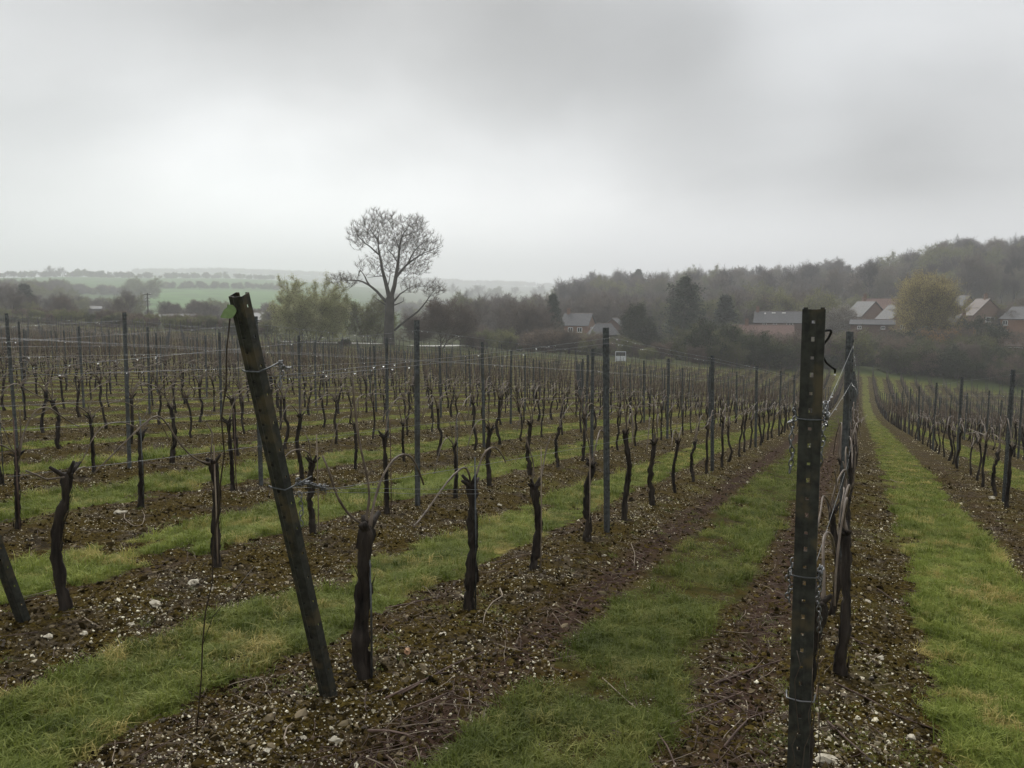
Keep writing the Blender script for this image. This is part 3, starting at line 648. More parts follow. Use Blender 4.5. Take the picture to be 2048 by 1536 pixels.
TV['russet'] = bush(45, 4., ('tree', 'leaf_orange'), 5); TV['yellow'] = bush(46, 3., ('tree', 'leaf_yellow'), 5); TV['dark'] = bush(47, 4., ('tree', 'leaf_ivy'), 8, .16)
_rz = random.Random(5)
def tree_at(var, name, px, ptop, r, label, cat='tree', group=None, wx=1.0, pbase=None):
    """a tree standing on the terrain at range r, its top at picture height ptop"""
    v = TV[var]; P0 = at_r(px, 640, r); z = gz(P0[0], P0[1]); top = at_r(px, ptop, r)[2]; H = max(top - z, .6); s = H / v.h
    o = empty(name, (P0[0], P0[1], z), _rz.random()*6.28); o.scale = (s*wx, s*wx, s)
    part = 'trunk' if cat == 'tree' else 'stems'
    link(part, v.wood, None, o)
    if v.leaf: link('crown' if cat == 'tree' else 'foliage', v.leaf, None, o)
    tag(o, label, cat, group); return o

# ---- the tall bare poplar at the end of the vines: main limbs follow the photograph
t = Tree(77); q = t.q; RP = 128.0
def cp(a, b): return 500 + a/3.413, 400 + b/3.413
def limbpts(pts, dep):
    out = []
    for (a, b), dd in zip(pts, np.linspace(0, dep, len(pts))):
        p = at_r(*cp(a, b), RP); u = np.array([p[0], p[1], 0])/RP; out.append(p + u*dd)
    return np.array(out)
base = at_r(*cp(950, 1010), RP); basez = gz(base[0], base[1]); 
NODES = []
def addlimb(pts, dep, r0, r1, n=None):
    p = limbpts(pts, dep); tt = np.linspace(0, 1, len(p)); t2 = np.linspace(0, 1, len(p)*2-1); p = np.stack([np.interp(t2, tt, p[:, i]) for i in range(3)], -1); p[1:-1] = .25*p[:-2] + .5*p[1:-1] + .25*p[2:]; p[1:-1] += q.normal(0, .03, p[1:-1].shape)
    rad = .82*np.linspace(r0, r1*.45, len(p))**1.0; t.mb.tube(p, rad, 8, cap=False); k = max(6, int(np.linalg.norm(p[-1]-p[0])/.4)); t3 = np.linspace(.12, 1, k)
    NODES.extend(np.stack([np.interp(t3, t2, p[:, i]) for i in range(3)], -1))
tp = limbpts([(950, 1010), (948, 900), (950, 790), (956, 680)], 0); tp[0, 2] = basez - .3
t.mb.tube(np.vstack([tp, limbpts([(962, 640)], 0)]), [.95, .78, .72, .70, .45], 10, cap=False)
addlimb([(955, 690), (938, 610), (912, 510), (892, 420), (880, 340), (874, 265), (888, 175)], 2.0, .46, .07, 24)
addlimb([(960, 680), (988, 580), (1004, 480), (1015, 400), (1020, 300), (1055, 225), (1085, 180)], -2.2, .46, .07, 24)
addlimb([(1000, 525), (1060, 450), (1130, 400), (1195, 362), (1250, 345)], -3.0, .26, .05, 16)
addlimb([(1075, 440), (1120, 340), (1180, 290), (1220, 265)], 2.4, .17, .04, 14)
addlimb([(935, 700), (865, 620), (805, 572), (740, 545), (660, 550), (605, 520)], 1.5, .30, .05, 9)
addlimb([(815, 580), (785, 525), (753, 478)], .6, .17, .13, 0); addlimb([(753, 478), (740, 510), (732, 545)], .2, .12, .07, 0)
addlimb([(732, 545), (700, 590), (650, 620)], -.8, .08, .03, 4)
addlimb([(884, 375), (820, 325), (755, 275), (710, 225)], -2.4, .18, .04, 15)
addlimb([(985, 690), (1022, 640), (1085, 600), (1170, 560)], 2.0, .20, .04, 8)
addlimb([(985, 890), (1060, 825), (1150, 760), (1205, 690), (1250, 625), (1290, 600)], -2.5, .24, .04, 10)
addlimb([(915, 520), (860, 518), (800, 530)], 1.2, .12, .04, 6); addlimb([(1010, 430), (975, 370), (925, 320), (900, 270)], 2.0, .14, .03, 8)
addlimb([(935, 600), (955, 540), (960, 460), (940, 420)], 2.5, .12, .03, 7); addlimb([(1018, 330), (992, 265), (985, 215)], -1.5, .14, .03, 9)
addlimb([(880, 300), (840, 220), (812, 185), (805, 160)], 1.5, .14, .03, 9); addlimb([(1040, 250), (1115, 225), (1165, 195)], -1.0, .12, .03, 8)
addlimb([(930, 720), (880, 690), (850, 660)], -1.5, .13, .03, 4); addlimb([(975, 720), (1020, 705), (1050, 690), (1050, 660)], -.8, .13, .05, 3)
LOBES = [(860, 175, 105, 120, 323), (1075, 225, 120, 130, 391), (1195, 305, 105, 105, 255), (745, 235, 80, 95, 187), (975, 330, 115, 120, 255), (1120, 440, 105, 75, 187), (640, 540, 105, 48, 153), (830, 440, 95, 75, 85), (1255, 605, 75, 65, 136), (1110, 575, 75, 50, 85), (950, 130, 70, 60, 85), (1140, 150, 60, 55, 85), (960, 450, 95, 75, 68)]
AT = []
for a, b, ra, rb, n in LOBES:
    u = q.normal(0, 1, (n, 3)); u /= np.linalg.norm(u, axis=1)[:, None]; u *= (q.rand(n)**.45)[:, None]; f = RP/FPX/3.413
    for w in u:
        p = at_r(*cp(a + w[0]*ra*1.2, b + w[1]*rb*1.15 + 6), RP); h = np.array([p[0], p[1], 0])/RP; AT.append(p + h*w[2]*ra*f*1.1)
AT = np.array(AT); ND = np.array(NODES); d0 = np.array([np.min(np.linalg.norm(ND - a, axis=1)) for a in AT]); AT = AT[np.argsort(d0)]; ND = list(ND)
buf = np.empty((120000, 3)); nn = len(ND); buf[:nn] = np.array(ND)
root = np.array([base[0], base[1], basez + 6.])
for a in AT:
    dd = buf[:nn] - a; cst = np.linalg.norm(dd, axis=1) + 1.1*np.maximum(0, buf[:nn, 2] - a[2] + .25)            # prefer to leave from below
    b = buf[int(np.argmin(cst))]; L = np.linalg.norm(a - b)
    if L < .15: continue
    k = max(2, int(L/.35)); tt = np.linspace(0, 1, k + 1)[:, None]; out = nrm(b - root); mid = (a + b)/2 - np.array([0, 0, .10*L]) + out*.06*L + q.normal(0, .03*L, 3)
    p = b*(1-tt)**2 + 2*mid*tt*(1-tt) + a*tt**2; t.mb.tube(p, np.linspace(min(.022 + .012*L, .07), .012, k + 1), 4 if L > 1.5 else 3, cap=False)
    buf[nn:nn+k] = p[1:]; nn += k; ax = nrm(p[-1] - p[-2])
    for m_i in range(9):
        s0 = p[-1] if m_i < 4 else p[int(q.randint(max(1, k//2), k + 1))]; dv = nrm(ax*.9 + out*.4 + q.normal(0, .45, 3) + np.array([0, 0, .25])); t.tw.append((s0, s0 + dv*(.30 + .60*q.rand())))
t.finish('poplar', [M['poplar'], M['leaf_pop']], .0085, 2, .060)
po = empty('poplar_tree', (base[0], base[1], basez))
for nm, me in (('trunk', t.wood), ('crown', t.leaf)):
    me.transform(Matrix.Translation(-Vector((base[0], base[1], basez)))); link(nm, me, None, po)
tag(po, 'tall bare tree with forked trunk and spreading limbs, highest in the valley', 'tree')

# ---- trees standing singly: variant, name, px, top, range, label, widening
for a in [
 ('sage','round_tree',622,538,122,'round pale green tree just left of the tallest tree',.86),
 ('olive','round_tree',738,582,135,'smaller olive green tree close behind the tallest tree\'s trunk',1.05),
 ('brown','bare_tree',880,588,130,'reddish brown bushy tree right of the tallest tree\'s trunk',1.25),
 ('brown','bare_tree',832,622,136,'low brown bushy tree touching the right of the tallest trunk',1.1),
 ('bareC','bare_tree',1000,588,175,'wide bare tree in front of the pale cottage',1.1),
 ('bareA','bare_tree',955,586,190,'dark bare tree left of the wide bare one by the pale cottage',1.0),
 ('brown','bare_tree',1062,596,165,'brown twiggy tree left of the orange brick gable',1.15),
 ('bareB','bare_tree',1112,592,230,'slim bare tree standing behind the dark-roofed brick house',1.0),
 ('fir','fir_tree',1106,592,180,'small pointed dark fir left of the dark-roofed brick house',.9),
 ('cedar','cedar_tree',1368,558,185,'tall dark flat-topped cedar towering over the middle gardens',.78),
 ('ivy','ivy_tree',1272,600,165,'dark ivy-clad tree left of the tall cedar',.95),
 ('ivy','ivy_tree',1290,632,160,'lower dark evergreen at the foot of the ivy-clad tree',1.2),
 ('fir','evergreen_tree',1450,594,200,'dark rounded evergreen right of the tall cedar',1.15),
 ('dark','evergreen_tree',1425,632,190,'dark evergreen mound between cedar and rounded evergreen',1.0),
 ('olive','round_tree',1532,556,290,'pale olive tree behind the long slate-roofed house',1.0),
 ('bareB','bare_tree',1572,580,240,'bare tree rising in front of the long slate roof',.9),
 ('olive','round_tree',1700,584,285,'round olive tree behind the left pale-roofed gable',1.1),
 ('blossom','blossom_tree',1686,600,215,'white blossoming tree left of the pale-roofed gable',1.0),
 ('willow','willow_tree',1838,527,190,'large yellow-green willow left of the twin-gabled houses',1.0),
 ('russet','russet_tree',1886,650,180,'orange-brown leafed shrub under the large yellow-green willow',1.2),
 ('dark','evergreen_tree',1935,628,195,'dark round evergreen below the brick gable at right',1.15),
 ('yew','yew_tree',2026,622,225,'dark columnar yew beside the brick house at right edge',1.1),
 ('olive','round_tree',2012,604,260,'pale green tree behind the columnar yew',1.0),
 ('bareA','bare_tree',12,562,235,'large bare tree cut by the left edge',1.0),
 ('fir','evergreen_tree',52,570,270,'dark blue-green evergreen next to the leftmost bare tree',1.5),
 ('bareC','bare_tree',130,580,250,'spreading bare tree left of the long white roof',.9),
 ('bareB','bare_tree',254,566,230,'tall oval bare tree left of the utility pole',1.0),
 ('bareC','bare_tree',215,598,300,'faint bare tree between the white roof and the oval tree',1.0),
 ('brown','bare_tree',350,602,280,'low brown tree right of the utility pole',1.3),
 ('brown','bare_tree',400,596,270,'brown bushy tree left of the leaning post',1.35),
 ('bareA','bare_tree',432,606,300,'small bare tree immediately left of the leaning post top',1.0),
 ('bareB','bare_tree',180,612,270,'brown scrubby tree under the long white roof',1.2),
 ('olive','round_tree',285,548,620,'large hazy round tree on the field slope above the utility pole',1.2),
 ('bareA','bare_tree',1335,580,260,'bare tree behind the tall cedar, on its left',1.0),
 ('bareC','bare_tree',1220,590,270,'broad bare tree above the hipped barn roof',1.1),
 ('bareA','bare_tree',1650,600,270,'bare tree hidden partly by the upright post',1.0),
 ('bareC','bare_tree',1160,575,330,'tall bare tree at the left end of the wood',1.0),
]: tree_at(*a[:6], cat='tree', wx=a[6])
# bushes that stand out singly
for a in [
 ('yellow','blossom_bush',1441,655,178,'bright yellow flowering bush right of the tall cedar',1.0),
 ('bushO','garden_bush',1170,655,150,'rounded green bush in front of the orange brick gable',1.1),
 ('dark','garden_bush',1205,690,135,'dark low bush left of the white board',1.4),
 ('bushO','garden_bush',1255,668,150,'grey-green bush under the ivy-clad tree',1.1),
 ('bushO','garden_bush',1300,690,135,'pale green bush right of the white board',1.5),
 ('bushC','garden_bush',1085,655,135,'large brown bramble mound left of the white board',1.5),
 ('bushC','garden_bush',960,690,124,'low brown bramble between tallest tree and white board',1.6),
 ('dark','garden_bush',1040,690,126,'small dark bush among pale grass before the brambles',.7),
 ('dark','garden_bush',690,676,120,'dark low bush between the round pale tree and tallest trunk',1.6),
 ('dark','garden_bush',600,682,118,'dark low shrub beneath the round pale green tree',2.0),
 ('bushA','garden_bush',1395,700,140,'dark green shrub below the yellow flowering bush',1.3),
 ('bushO','garden_bush',1340,712,132,'low pale scrub halfway between white board and upright post',1.6),
]: tree_at(*a[:6], cat='bush', wx=a[6])
# far hedgerow trees on the left hills
_k = 0
for px, pt, r in [(20,541,1250),(48,543,1250),(75,539,1230),(103,527,1220),(130,532,1220),(165,535,1230),(187,541,1230),(205,540,1230),(222,541,1240),(262,543,1270),(300,546,1280),(350,541,1320),(388,546,1320),(440,543,1380),(455,541,1380),(505,546,1400),(530,549,1400),
                  (170,569,720),(205,566,710),(230,569,715),(340,569,880),(362,570,880),(402,559,860),(430,566,870),(470,563,880),(540,563,920),(85,565,560),(60,560,600),(120,566,580),(20,556,640),
                  (960,566,1100),(905,562,1300),(935,572,1000),(990,570,1150),(1030,571,1300),(1070,572,1250),(1085,566,1500)]:
    o = tree_at(['bareC','olive','bareA','bareB'][_k % 4], 'hill_tree', px, pt, r, '%s faint tree from the left in the %s' % (ordw(_k+1), 'hazy hedge lines'), 'tree', 'far hill trees', 1.15); _k += 1
hill = [o for o in COL.objects if o.name.startswith('hill_tree')]
hill.sort(key=lambda o: math.atan2(o.location.x, o.location.y))
for k, o in enumerate(hill): o['label'] = 'faint hazy tree on the far hills, %s from the left edge' % ordw(k+1)

# hedges and the wood: too dense to count
def mixscatter(name, label, px0, px1, r0, r1, n, vs, h0, h1, seed, hp=1., wx=1.):
    q = np.random.RandomState(seed); px = px0 + (px1-px0)*q.rand(n); a = np.arctan((px - 1024)/FPX)
    f = q.rand(n); ra = np.interp(px, *r0) if isinstance(r0, tuple) else r0; rb = np.interp(px, *r1) if isinstance(r1, tuple) else r1; r = ra + (rb - ra)*f
    X, Y = r*np.sin(a), r*np.cos(a); Z = ground(X, Y); H = h0 + (h1-h0)*q.rand(n)**hp; protos = []
    for v in vs:
        mm = MB(); vt = TV[v]
        me = vt.wood.copy()
        if vt.leaf:
            import bmesh
            b = bmesh.new(); b.from_mesh(me); k0 = len(b.faces); b.from_mesh(vt.leaf); b.faces.ensure_lookup_table()
            for fc_ in b.faces[k0:]: fc_.material_index = 1
            b.to_mesh(me); b.free(); me.materials.append(vt.leaf.materials[0])
        me.transform(Matrix.Scale(1/vt.h, 4)); protos.append(me)
    s = np.stack([H*wx*(.8+.4*q.rand(n)), H*wx*(.8+.4*q.rand(n)), H], -1)
    return scatter(name, np.stack([X, Y, Z], -1), np.stack([np.zeros(n), np.zeros(n), q.rand(n)*6.28], -1), s, q.randint(0, len(vs), n), protos, label=label)
HE = np.array([EDGE_X, EDGE_Y])
def edge_range(off):                                   # range of the vineyard's far edge (plus off) for each picture column
    pxs, rs_ = [], []
    for xx in np.linspace(-150, 45, 60):
        X, Y = rw(xx, float(edge_y(xx)) + off); pxs.append(1024 + FPX*X/Y); rs_.append(math.hypot(X, Y))
    o = np.argsort(pxs); return (np.array(pxs)[o], np.array(rs_)[o])
mixscatter('hedgerow', 'dense dark hedgerow along the right far end of the vineyard', 1380, 2120, edge_range(9), edge_range(34), 190, ['bushA','bushB','bushA','bushC','dark','bushO','brown'], 2.4, 8.0, 1, hp=1.3)
mixscatter('hedgerow', 'scrubby undergrowth in front of the village gardens', 930, 1400, edge_range(22), edge_range(75), 80, ['bushC','bushO','brown','bushA','bareC'], 1.2, 5.0, 2)
mixscatter('hedgerow', 'low olive hedge behind the left vineyard edge', -60, 560, edge_range(4), edge_range(20), 200, ['bushO','bushO','bushC','bushA'], 1.0, 2.9, 3)
mixscatter('hedgerow', 'garden trees and shrubs around the village houses', 1080, 2150, 225, 310, 170, ['bushC','brown','olive','bareA','bareC','bushO'], 3., 9., 4)
mixscatter('hedgerow', 'tangle of bare garden trees in the middle distance', 930, 1640, 216, 320, 190, ['bareA','bareB','bareC','brown','bareC','olive'], 7., 15.5, 14)
mixscatter('hedgerow', 'shrubs in front of the right-hand houses', 1640, 2150, 180, 212, 75, ['bushC','brown','bushO','bareA'], 1.8, 5.4, 15)
mixscatter('hedgerow', 'brown scrub around the houses at left', -60, 560, 190, 420, 105, ['brown','bareB','bareC','bareA','olive'], 2.2, 9.0, 5, hp=1.6)
mixscatter('hedgerow', 'hazy hedge line crossing the green hill fields', -50, 600, (np.array([-50, 300, 330, 600]), np.array([700, 720, 880, 930])), (np.array([-50, 300, 330, 600]), np.array([712, 732, 890, 940])), 120, ['brown','bushC','bareC','olive'], 2.5, 9., 6, wx=1.0)
mixscatter('hedgerow', 'hazy hedge along the far left skyline', -80, 560, (np.array([-80, 250, 560]), np.array([1235, 1250, 1420])), (np.array([-80, 250, 560]), np.array([1250, 1265, 1440])), 110, ['brown','bushC','bareC','olive'], 3., 11., 7, wx=1.1)
mixscatter('far_wood', 'faint wooded ridge on the far horizon', 280, 1150, 2700, 3050, 420, ['bareC','brown','olive'], 14., 20., 8, wx=1.7)
mixscatter('far_wood', 'hazy copse on the slope at the left edge', -80, 140, 430, 640, 90, ['brown','bareC','olive'], 9., 14., 9, wx=1.1)
mixscatter('far_wood', 'hazy thickets in the valley gap', 760, 1130, 380, 900, 130, ['brown','bareC','olive'], 7., 11., 10, wx=1.2)
for v in ('w1', 'w2', 'w3', 'w4'): pass
TV['w1'] = broad(51, 15., ('wood', None), spread=.62, low=.35, dens=.9, tww=.03); TV['w2'] = broad(52, 15., ('wood', None), spread=.72, low=.3, dens=.9, tww=.03)
TV['w3'] = broad(53, 15., ('wood', None), spread=.55, low=.4, dens=.9, tww=.03); TV['w4'] = broad(54, 15., ('wood', None), spread=.85, low=.25, dens=.9, tww=.03)
TV['pine'] = conifer(55, 14., 2.4, cedar=True, low=.55)
mixscatter('wood', 'leafless grey-brown wood covering the hill behind the village', 1120, 2260, 315, 590, 880, ['w1','w2','w3','w4','w1','w2','w3','w4','w1','w2','w3','w4','w4','olive'], 9., 21., 11, hp=1.8)
for k, (px, pt, r, v) in enumerate([(1128,548,430,'w4'),(1165,546,450,'w2'),(1235,545,470,'w4'),(1275,541,470,'pine'),(1300,538,500,'w4'),(1330,534,520,'w2'),(1372,536,540,'w4'),(1420,531,540,'w4'),(1465,534,540,'w2'),(1495,532,540,'w4'),(1640,521,545,'w4'),(1755,518,545,'w2'),(1882,515,500,'w1'),(1950,483,500,'w4')]):
    tree_at(v, 'skyline_tree', px, pt, r, 'tree standing above the wood\'s skyline, %s from its left end' % ordw(k+1), 'tree', 'trees on the wood skyline', .95)

# ================================================================== HOUSES
def slab(mb, a, b, c, d, th, mat=0):                   # a roof plane a,b (eave) c,d (ridge), thickness th
    a, b, c, d = map(np.asarray, (a, b, c, d)); n = nrm(np.cross(b-a, d-a)); n = n if n[2] > 0 else -n
    mb.prism([a, b, c, d], n*th, mat)
def house(name, label, px, pridge, r, w, dpt, wall_h, roof_h, yaw, mw, mr, chim=((.3, 0),), wins=(), gwins=(), rlights=(), sink=0., mr2=None, hip=0., cat='house'):
    """gabled house: ridge along local X (length w); front faces local -Y; gable at +X"""
    P0 = at_r(px, pridge, r); z0 = P0[2] - wall_h - roof_h
    zt = gz(P0[0], P0[1]); dwn = max(0., z0 - zt) + .4
    o = empty(name, (P0[0], P0[1], z0), yaw - math.atan2(P0[0], P0[1])); hw, hd = w/2, dpt/2
    mb = MB(); H = wall_h; R = roof_h
    pent = np.array([[0, -hd, -dwn], [0, hd, -dwn], [0, hd, H], [0, 0, H + R*(1 if not hip else .0) - .05], [0, -hd, H]]) + [-hw, 0, 0]
    if hip: mb.box((0, 0, (H-dwn)/2), (w, dpt, H+dwn))
    else: mb.prism(pent, (w, 0, 0))
    mb.obj('wall', M[mw], o)
    ov = .35; rf = MB(); hx = hip*hw
    ez = H - ov*R/hd
    slab(rf, (-hw-ov, -hd-ov, ez), (hw+ov, -hd-ov, ez), (hw+ov-hx, 0, H+R), (-hw-ov+hx, 0, H+R), .14)
    slab(rf, (hw+ov, hd+ov, ez), (-hw-ov, hd+ov, ez), (-hw-ov+hx, .003, H+R), (hw+ov-hx, .003, H+R), .14)
    if hip:
        for s in (-1, 1): rf.prism([[s*(hw+ov), -hd-ov, ez], [s*(hw+ov), hd+ov, ez], [s*(hw+ov-hx), 0, H+R]], (0, 0, .12))
    ro = rf.obj('roof', M[mr], o)
    if mr2: pass
    rg = MB(); rg.tube([[-hw-ov+hx, 0, H+R+.12], [hw+ov-hx, 0, H+R+.12]], .12, 6); rg.obj('ridge_tiles', M['tile_brown'], ro)
    for f, s in chim:
        c = MB(); c.box((f*hw*2-hw, s, H+R+.25), (.75, .6, 1.9)); c.box((f*hw*2-hw, s, H+R+1.2), (.9, .72, .14))
        for e in (-.2, .2): c.tube([[f*hw*2-hw+e, s, H+R+1.27], [f*hw*2-hw+e, s, H+R+1.6]], [.11, .09], 7)
        c.obj('chimney', M['brick'], ro)
    def window(c, ax, ww, wh):
        ax = np.array(ax, float); up = np.array([0, 0, 1.]); n = np.cross(ax, up); c = np.array(c, float)
        f = MB(); t = .12
        for s in (-1, 1):
            f.prism([c+ax*(s*ww/2-t/2)-up*wh/2, c+ax*(s*ww/2+t/2)-up*wh/2, c+ax*(s*ww/2+t/2)+up*wh/2, c+ax*(s*ww/2-t/2)+up*wh/2], n*.09)
            f.prism([c-ax*ww/2+up*(s*wh/2-t/2), c+ax*ww/2+up*(s*wh/2-t/2), c+ax*ww/2+up*(s*wh/2+t/2), c-ax*ww/2+up*(s*wh/2+t/2)], n*.10)
        f.prism([c-ax*.05-up*wh/2, c+ax*.05-up*wh/2, c+ax*.05+up*wh/2, c-ax*.05+up*wh/2], n*.08)
        fo = f.obj('window', M['white'], o); p = MB(); p.prism([c-ax*ww/2-up*wh/2, c+ax*ww/2-up*wh/2, c+ax*ww/2+up*wh/2, c-ax*ww/2+up*wh/2], n*.03); p.obj('pane', M['glass'], fo)
        sl_ = MB(); sl_.prism([c-ax*(ww/2+.15)-up*(wh/2+.12), c+ax*(ww/2+.15)-up*(wh/2+.12), c+ax*(ww/2+.15)-up*(wh/2+.04), c-ax*(ww/2+.15)-up*(wh/2+.04)], n*.16); sl_.obj('sill', M['white'], fo)
    for f, z, ww, wh in wins: window((f*w-hw, -hd, z), (1, 0, 0), ww, wh)
    for f, z, ww, wh in gwins: window((hw, f*dpt-hd, z), (0, 1, 0), ww, wh)
    for f, v, ww, wh in rlights:
        n = nrm(np.array([0, -R, hd])); up = nrm(np.array([0, hd, R])); c = np.array([f*w-hw, -hd*(1-v), H+R*v]) + n*.17; l = MB(); l.prism([c-np.array([ww/2, 0, 0])-up*wh/2, c+np.array([ww/2, 0, 0])-up*wh/2, c+np.array([ww/2, 0, 0])+up*wh/2, c-np.array([ww/2, 0, 0])+up*wh/2], n*.06)
        l.obj('roof_window', M['render'], ro)
    tag(o, label, cat, 'village houses' if cat == 'house' else None); return o
D_ = radians
house('brick_house', 'dark-roofed house with bright orange brick gable, left of the hipped barn', 1157, 628, 205, 7.0, 5.2, 3.2, 2.6, D_(-22), 'brick_or', 'slate', ((.12, 0),), ((.35, 1.9, 1.2, 1.1), (.7, 1.9, 1.2, 1.1)), ((.5, 2.0, 1., 1.1),))
house('barn', 'low barn with grey hipped roof right of the orange brick gable', 1207, 648, 190, 6.5, 5.0, 2.2, 2.2, D_(8), 'dark', 'slate', (), ((.5, .9, 2.2, 1.0),), hip=.55, cat='barn')
house('outbuilding', 'shed with pale shining roof behind the hipped barn', 1229, 637, 215, 3.6, 5.0, 2.2, 1.9, D_(70), 'brick_dk', 'slate_wet', (), cat='shed')
house('white_cottage', 'white rendered cottage half hidden by bare trees near the tallest tree', 1018, 622, 240, 5.0, 5.5, 3.6, 2.4, D_(60), 'render', 'slate', ((.2, 0),), ((.5, 2.2, 1.3, 1.1),), ((.5, 2.4, 1.1, 1.2),))
house('slate_house', 'long house with dark slate roof and three roof windows left of the upright post', 1568, 624, 215, 13.5, 6.0, 2.6, 2.5, D_(-3), 'brick_dk', 'slate', ((.03, 0),), ((.18, 1.9, .8, .9), (.36, 1.9, .8, .9), (.62, 2.1, 1.4, .5)), (), ((.17, .8, .35, .5), (.32, .85, .9, .35), (.5, .85, .9, .35)))
house('red_roof_house', 'low house with long reddish tiled roof in front of the slate house', 1526, 651, 190, 12.5, 6.0, 1.8, 2.6, D_(2), 'brick', 'tile_red', ((.22, 0),), ((.9, .9, 1.2, 1.),))
house('gabled_house', 'brick gabled house with pale shining roof nearest the upright post', 1733, 604, 225, 8.5, 6.5, 4.2, 3.4, D_(-62), 'brick', 'slate_wet', ((.18, .8),), (), ((.35, 1.4, 1.2, 1.1), (.7, 1.4, 1.2, 1.1)))
house('rear_house', 'house with broad pinkish tiled roof and dormer between two pale gables', 1762, 598, 245, 9.0, 7.0, 4.0, 3.2, D_(-4), 'brick', 'tile_red', ((.05, 0),), ((.3, 3.6, 1.6, 1.2), (.6, 2.2, 1.3, 1.1)))
house('gabled_house', 'brick gabled house with pale roof half behind the yellow-green willow', 1795, 611, 215, 7.5, 6.0, 3.6, 3.0, D_(-62), 'brick_or', 'slate_wet', ((.5, .4),), ((.3, 3.1, .5, .9), (.45, 3.1, .5, .9), (.6, 3.1, .5, .9)), ((.4, 1.6, .9, 1.),))
house('lean_to', 'low grey-roofed garden building below the pale gables', 1745, 640, 205, 9.0, 3.2, 1.8, .9, D_(0), 'brick_dk', 'slate', (), ((.2, 1., .8, .6), (.75, 1., .8, .6)), cat='shed')
house('tall_gable_house', 'brick house with tall gable and white windows right of the willow', 1966, 599, 230, 7.5, 6.6, 3.2, 3.6, D_(-68), 'brick', 'tile_brown', ((.7, 0),), (), ((.55, 2.0, 1.9, 1.1),))
house('pale_roof_house', 'house with pale wet roof immediately left of the tall brick gable', 1924, 592, 245, 4.5, 5.0, 4., 2.8, D_(-40), 'brick', 'slate_wet', ())
house('chimney_house', 'dark gabled house with big chimney low under the willow\'s right side', 1910, 632, 200, 6.5, 5.4, 3.0, 3.4, D_(-70), 'brick_dk', 'slate_wet', ((.85, .9),), (), ((.3, 1.3, 1.1, 1.2), (.78, 1.3, 1.1, 1.2)))
house('hipped_house', 'orange brick house with grey hipped roof cut by the right edge', 2046, 614, 225, 7.0, 6.0, 4.4, 2.6, D_(-20), 'brick_or', 'slate', (), ((.15, 3.3, 1., 1.), (.15, 1.2, 1., 1.)), hip=.45)
house('flat_garage', 'low building with white fascia at the right edge above the hedgerow', 2052, 682, 180, 6.5, 5., 2.2, .9, D_(5), 'brick_dk', 'tile_brown', (), ((.2, 2.1, 2.4, .22),), cat='garage')
house('brick_terrace', 'red brick terrace with white windows just right of the leaning post', 516, 626, 225, 9.0, 6.0, 3.4, 1.7, D_(4), 'brick', 'slate', ((.8, 0),), ((.45, 2.5, 1.2, .9), (.75, 2.5, 1.2, .9), (.3, .8, 1., 1.)))
house('long_white_roof', 'low building with long white roof between the two bare left trees', 174, 613, 330, 9.0, 5., 1.6, .8, D_(0), 'dark', 'slate_wet', (), cat='barn')
house('bungalow', 'pale-roofed bungalow at the foot of the utility pole', 322, 630, 250, 5.5, 5., 1.9, 1.2, D_(25), 'render', 'slate_wet', ())
house('bungalow', 'pale-roofed bungalow second right of the utility pole', 366, 629, 255, 7.0, 5., 1.9, 1.3, D_(-12), 'render', 'slate', (), ((.3, 1., 1., .8), (.7, 1., 1., .8)))
house('bungalow', 'low roofed bungalow just left of the leaning post', 402, 633, 260, 5.0, 5., 1.9, 1.1, D_(-20), 'brick', 'slate_wet', ())
house('cottage', 'small red-roofed cottage glimpsed left of the rounded dark evergreen', 1418, 614, 250, 5.0, 5.0, 3., 1.8, D_(10), 'render', 'tile_red', ())
# utility pole
P0 = at_r(297, 640, 215); z0 = gz(P0[0], P0[1]); top = at_r(297, 586, 215)[2]
o = empty('utility_pole', (P0[0], P0[1], z0)); h = top - z0
mb = MB(); mb.tube([[0, 0, -.3], [0, 0, h]], [.17, .12], 8); mb.obj('pole', M['pole'], o)
for dz_ in (.35, 1.2, 1.9):
    mb = MB(); mb.box((0, -.16, h - dz_), (1.9 if dz_ < 1 else 1.1, .12, .12)); a = mb.obj('crossarm', M['pole'], o)
    for e in (-.8, .8) if dz_ < 1 else (-.45, .45):
        mb = MB(); mb.tube([[e, -.16, h-dz_+.06], [e, -.16, h-dz_+.3]], [.06, .04], 6); mb.obj('insulator', M['white'], a)
tag(o, 'dark wooden utility pole with crossarms between the oval bare tree and bungalows', 'pole')
# pale chalk track before the tallest tree
def strip(name, pts, r_, wd, mat):
    c = np.array([at_r(px, 650, r) for (px, r) in pts]); tt = np.linspace(0, 1, len(c)); t2 = np.linspace(0, 1, 40); c = np.stack([np.interp(t2, tt, c[:, i]) for i in range(3)], -1)
    d = np.gradient(c[:, :2], axis=0); n = np.stack([-d[:, 1], d[:, 0]], -1); n /= np.linalg.norm(n, axis=1)[:, None]; cols = []
    for k in np.linspace(-.5, .5, 5):
        p = c[:, :2] + n*wd*k; cols.append(np.column_stack([p, ground(p[:, 0], p[:, 1]) + .10]))
    v = np.stack(cols, 1).reshape(-1, 3); i = np.arange(39)[:, None]*5; j = np.arange(4)[None]
    mb = MB(); mb.add(v, np.stack([i+j, i+j+1, i+j+6, i+j+5], -1).reshape(-1, 4)); return tag(mb.obj(name, mat, smooth=True), kind='structure')
strip('track', [(560, 121), (660, 122), (745, 126), (800, 138), (870, 152), (930, 170)], 0, 2.6, M['track'])
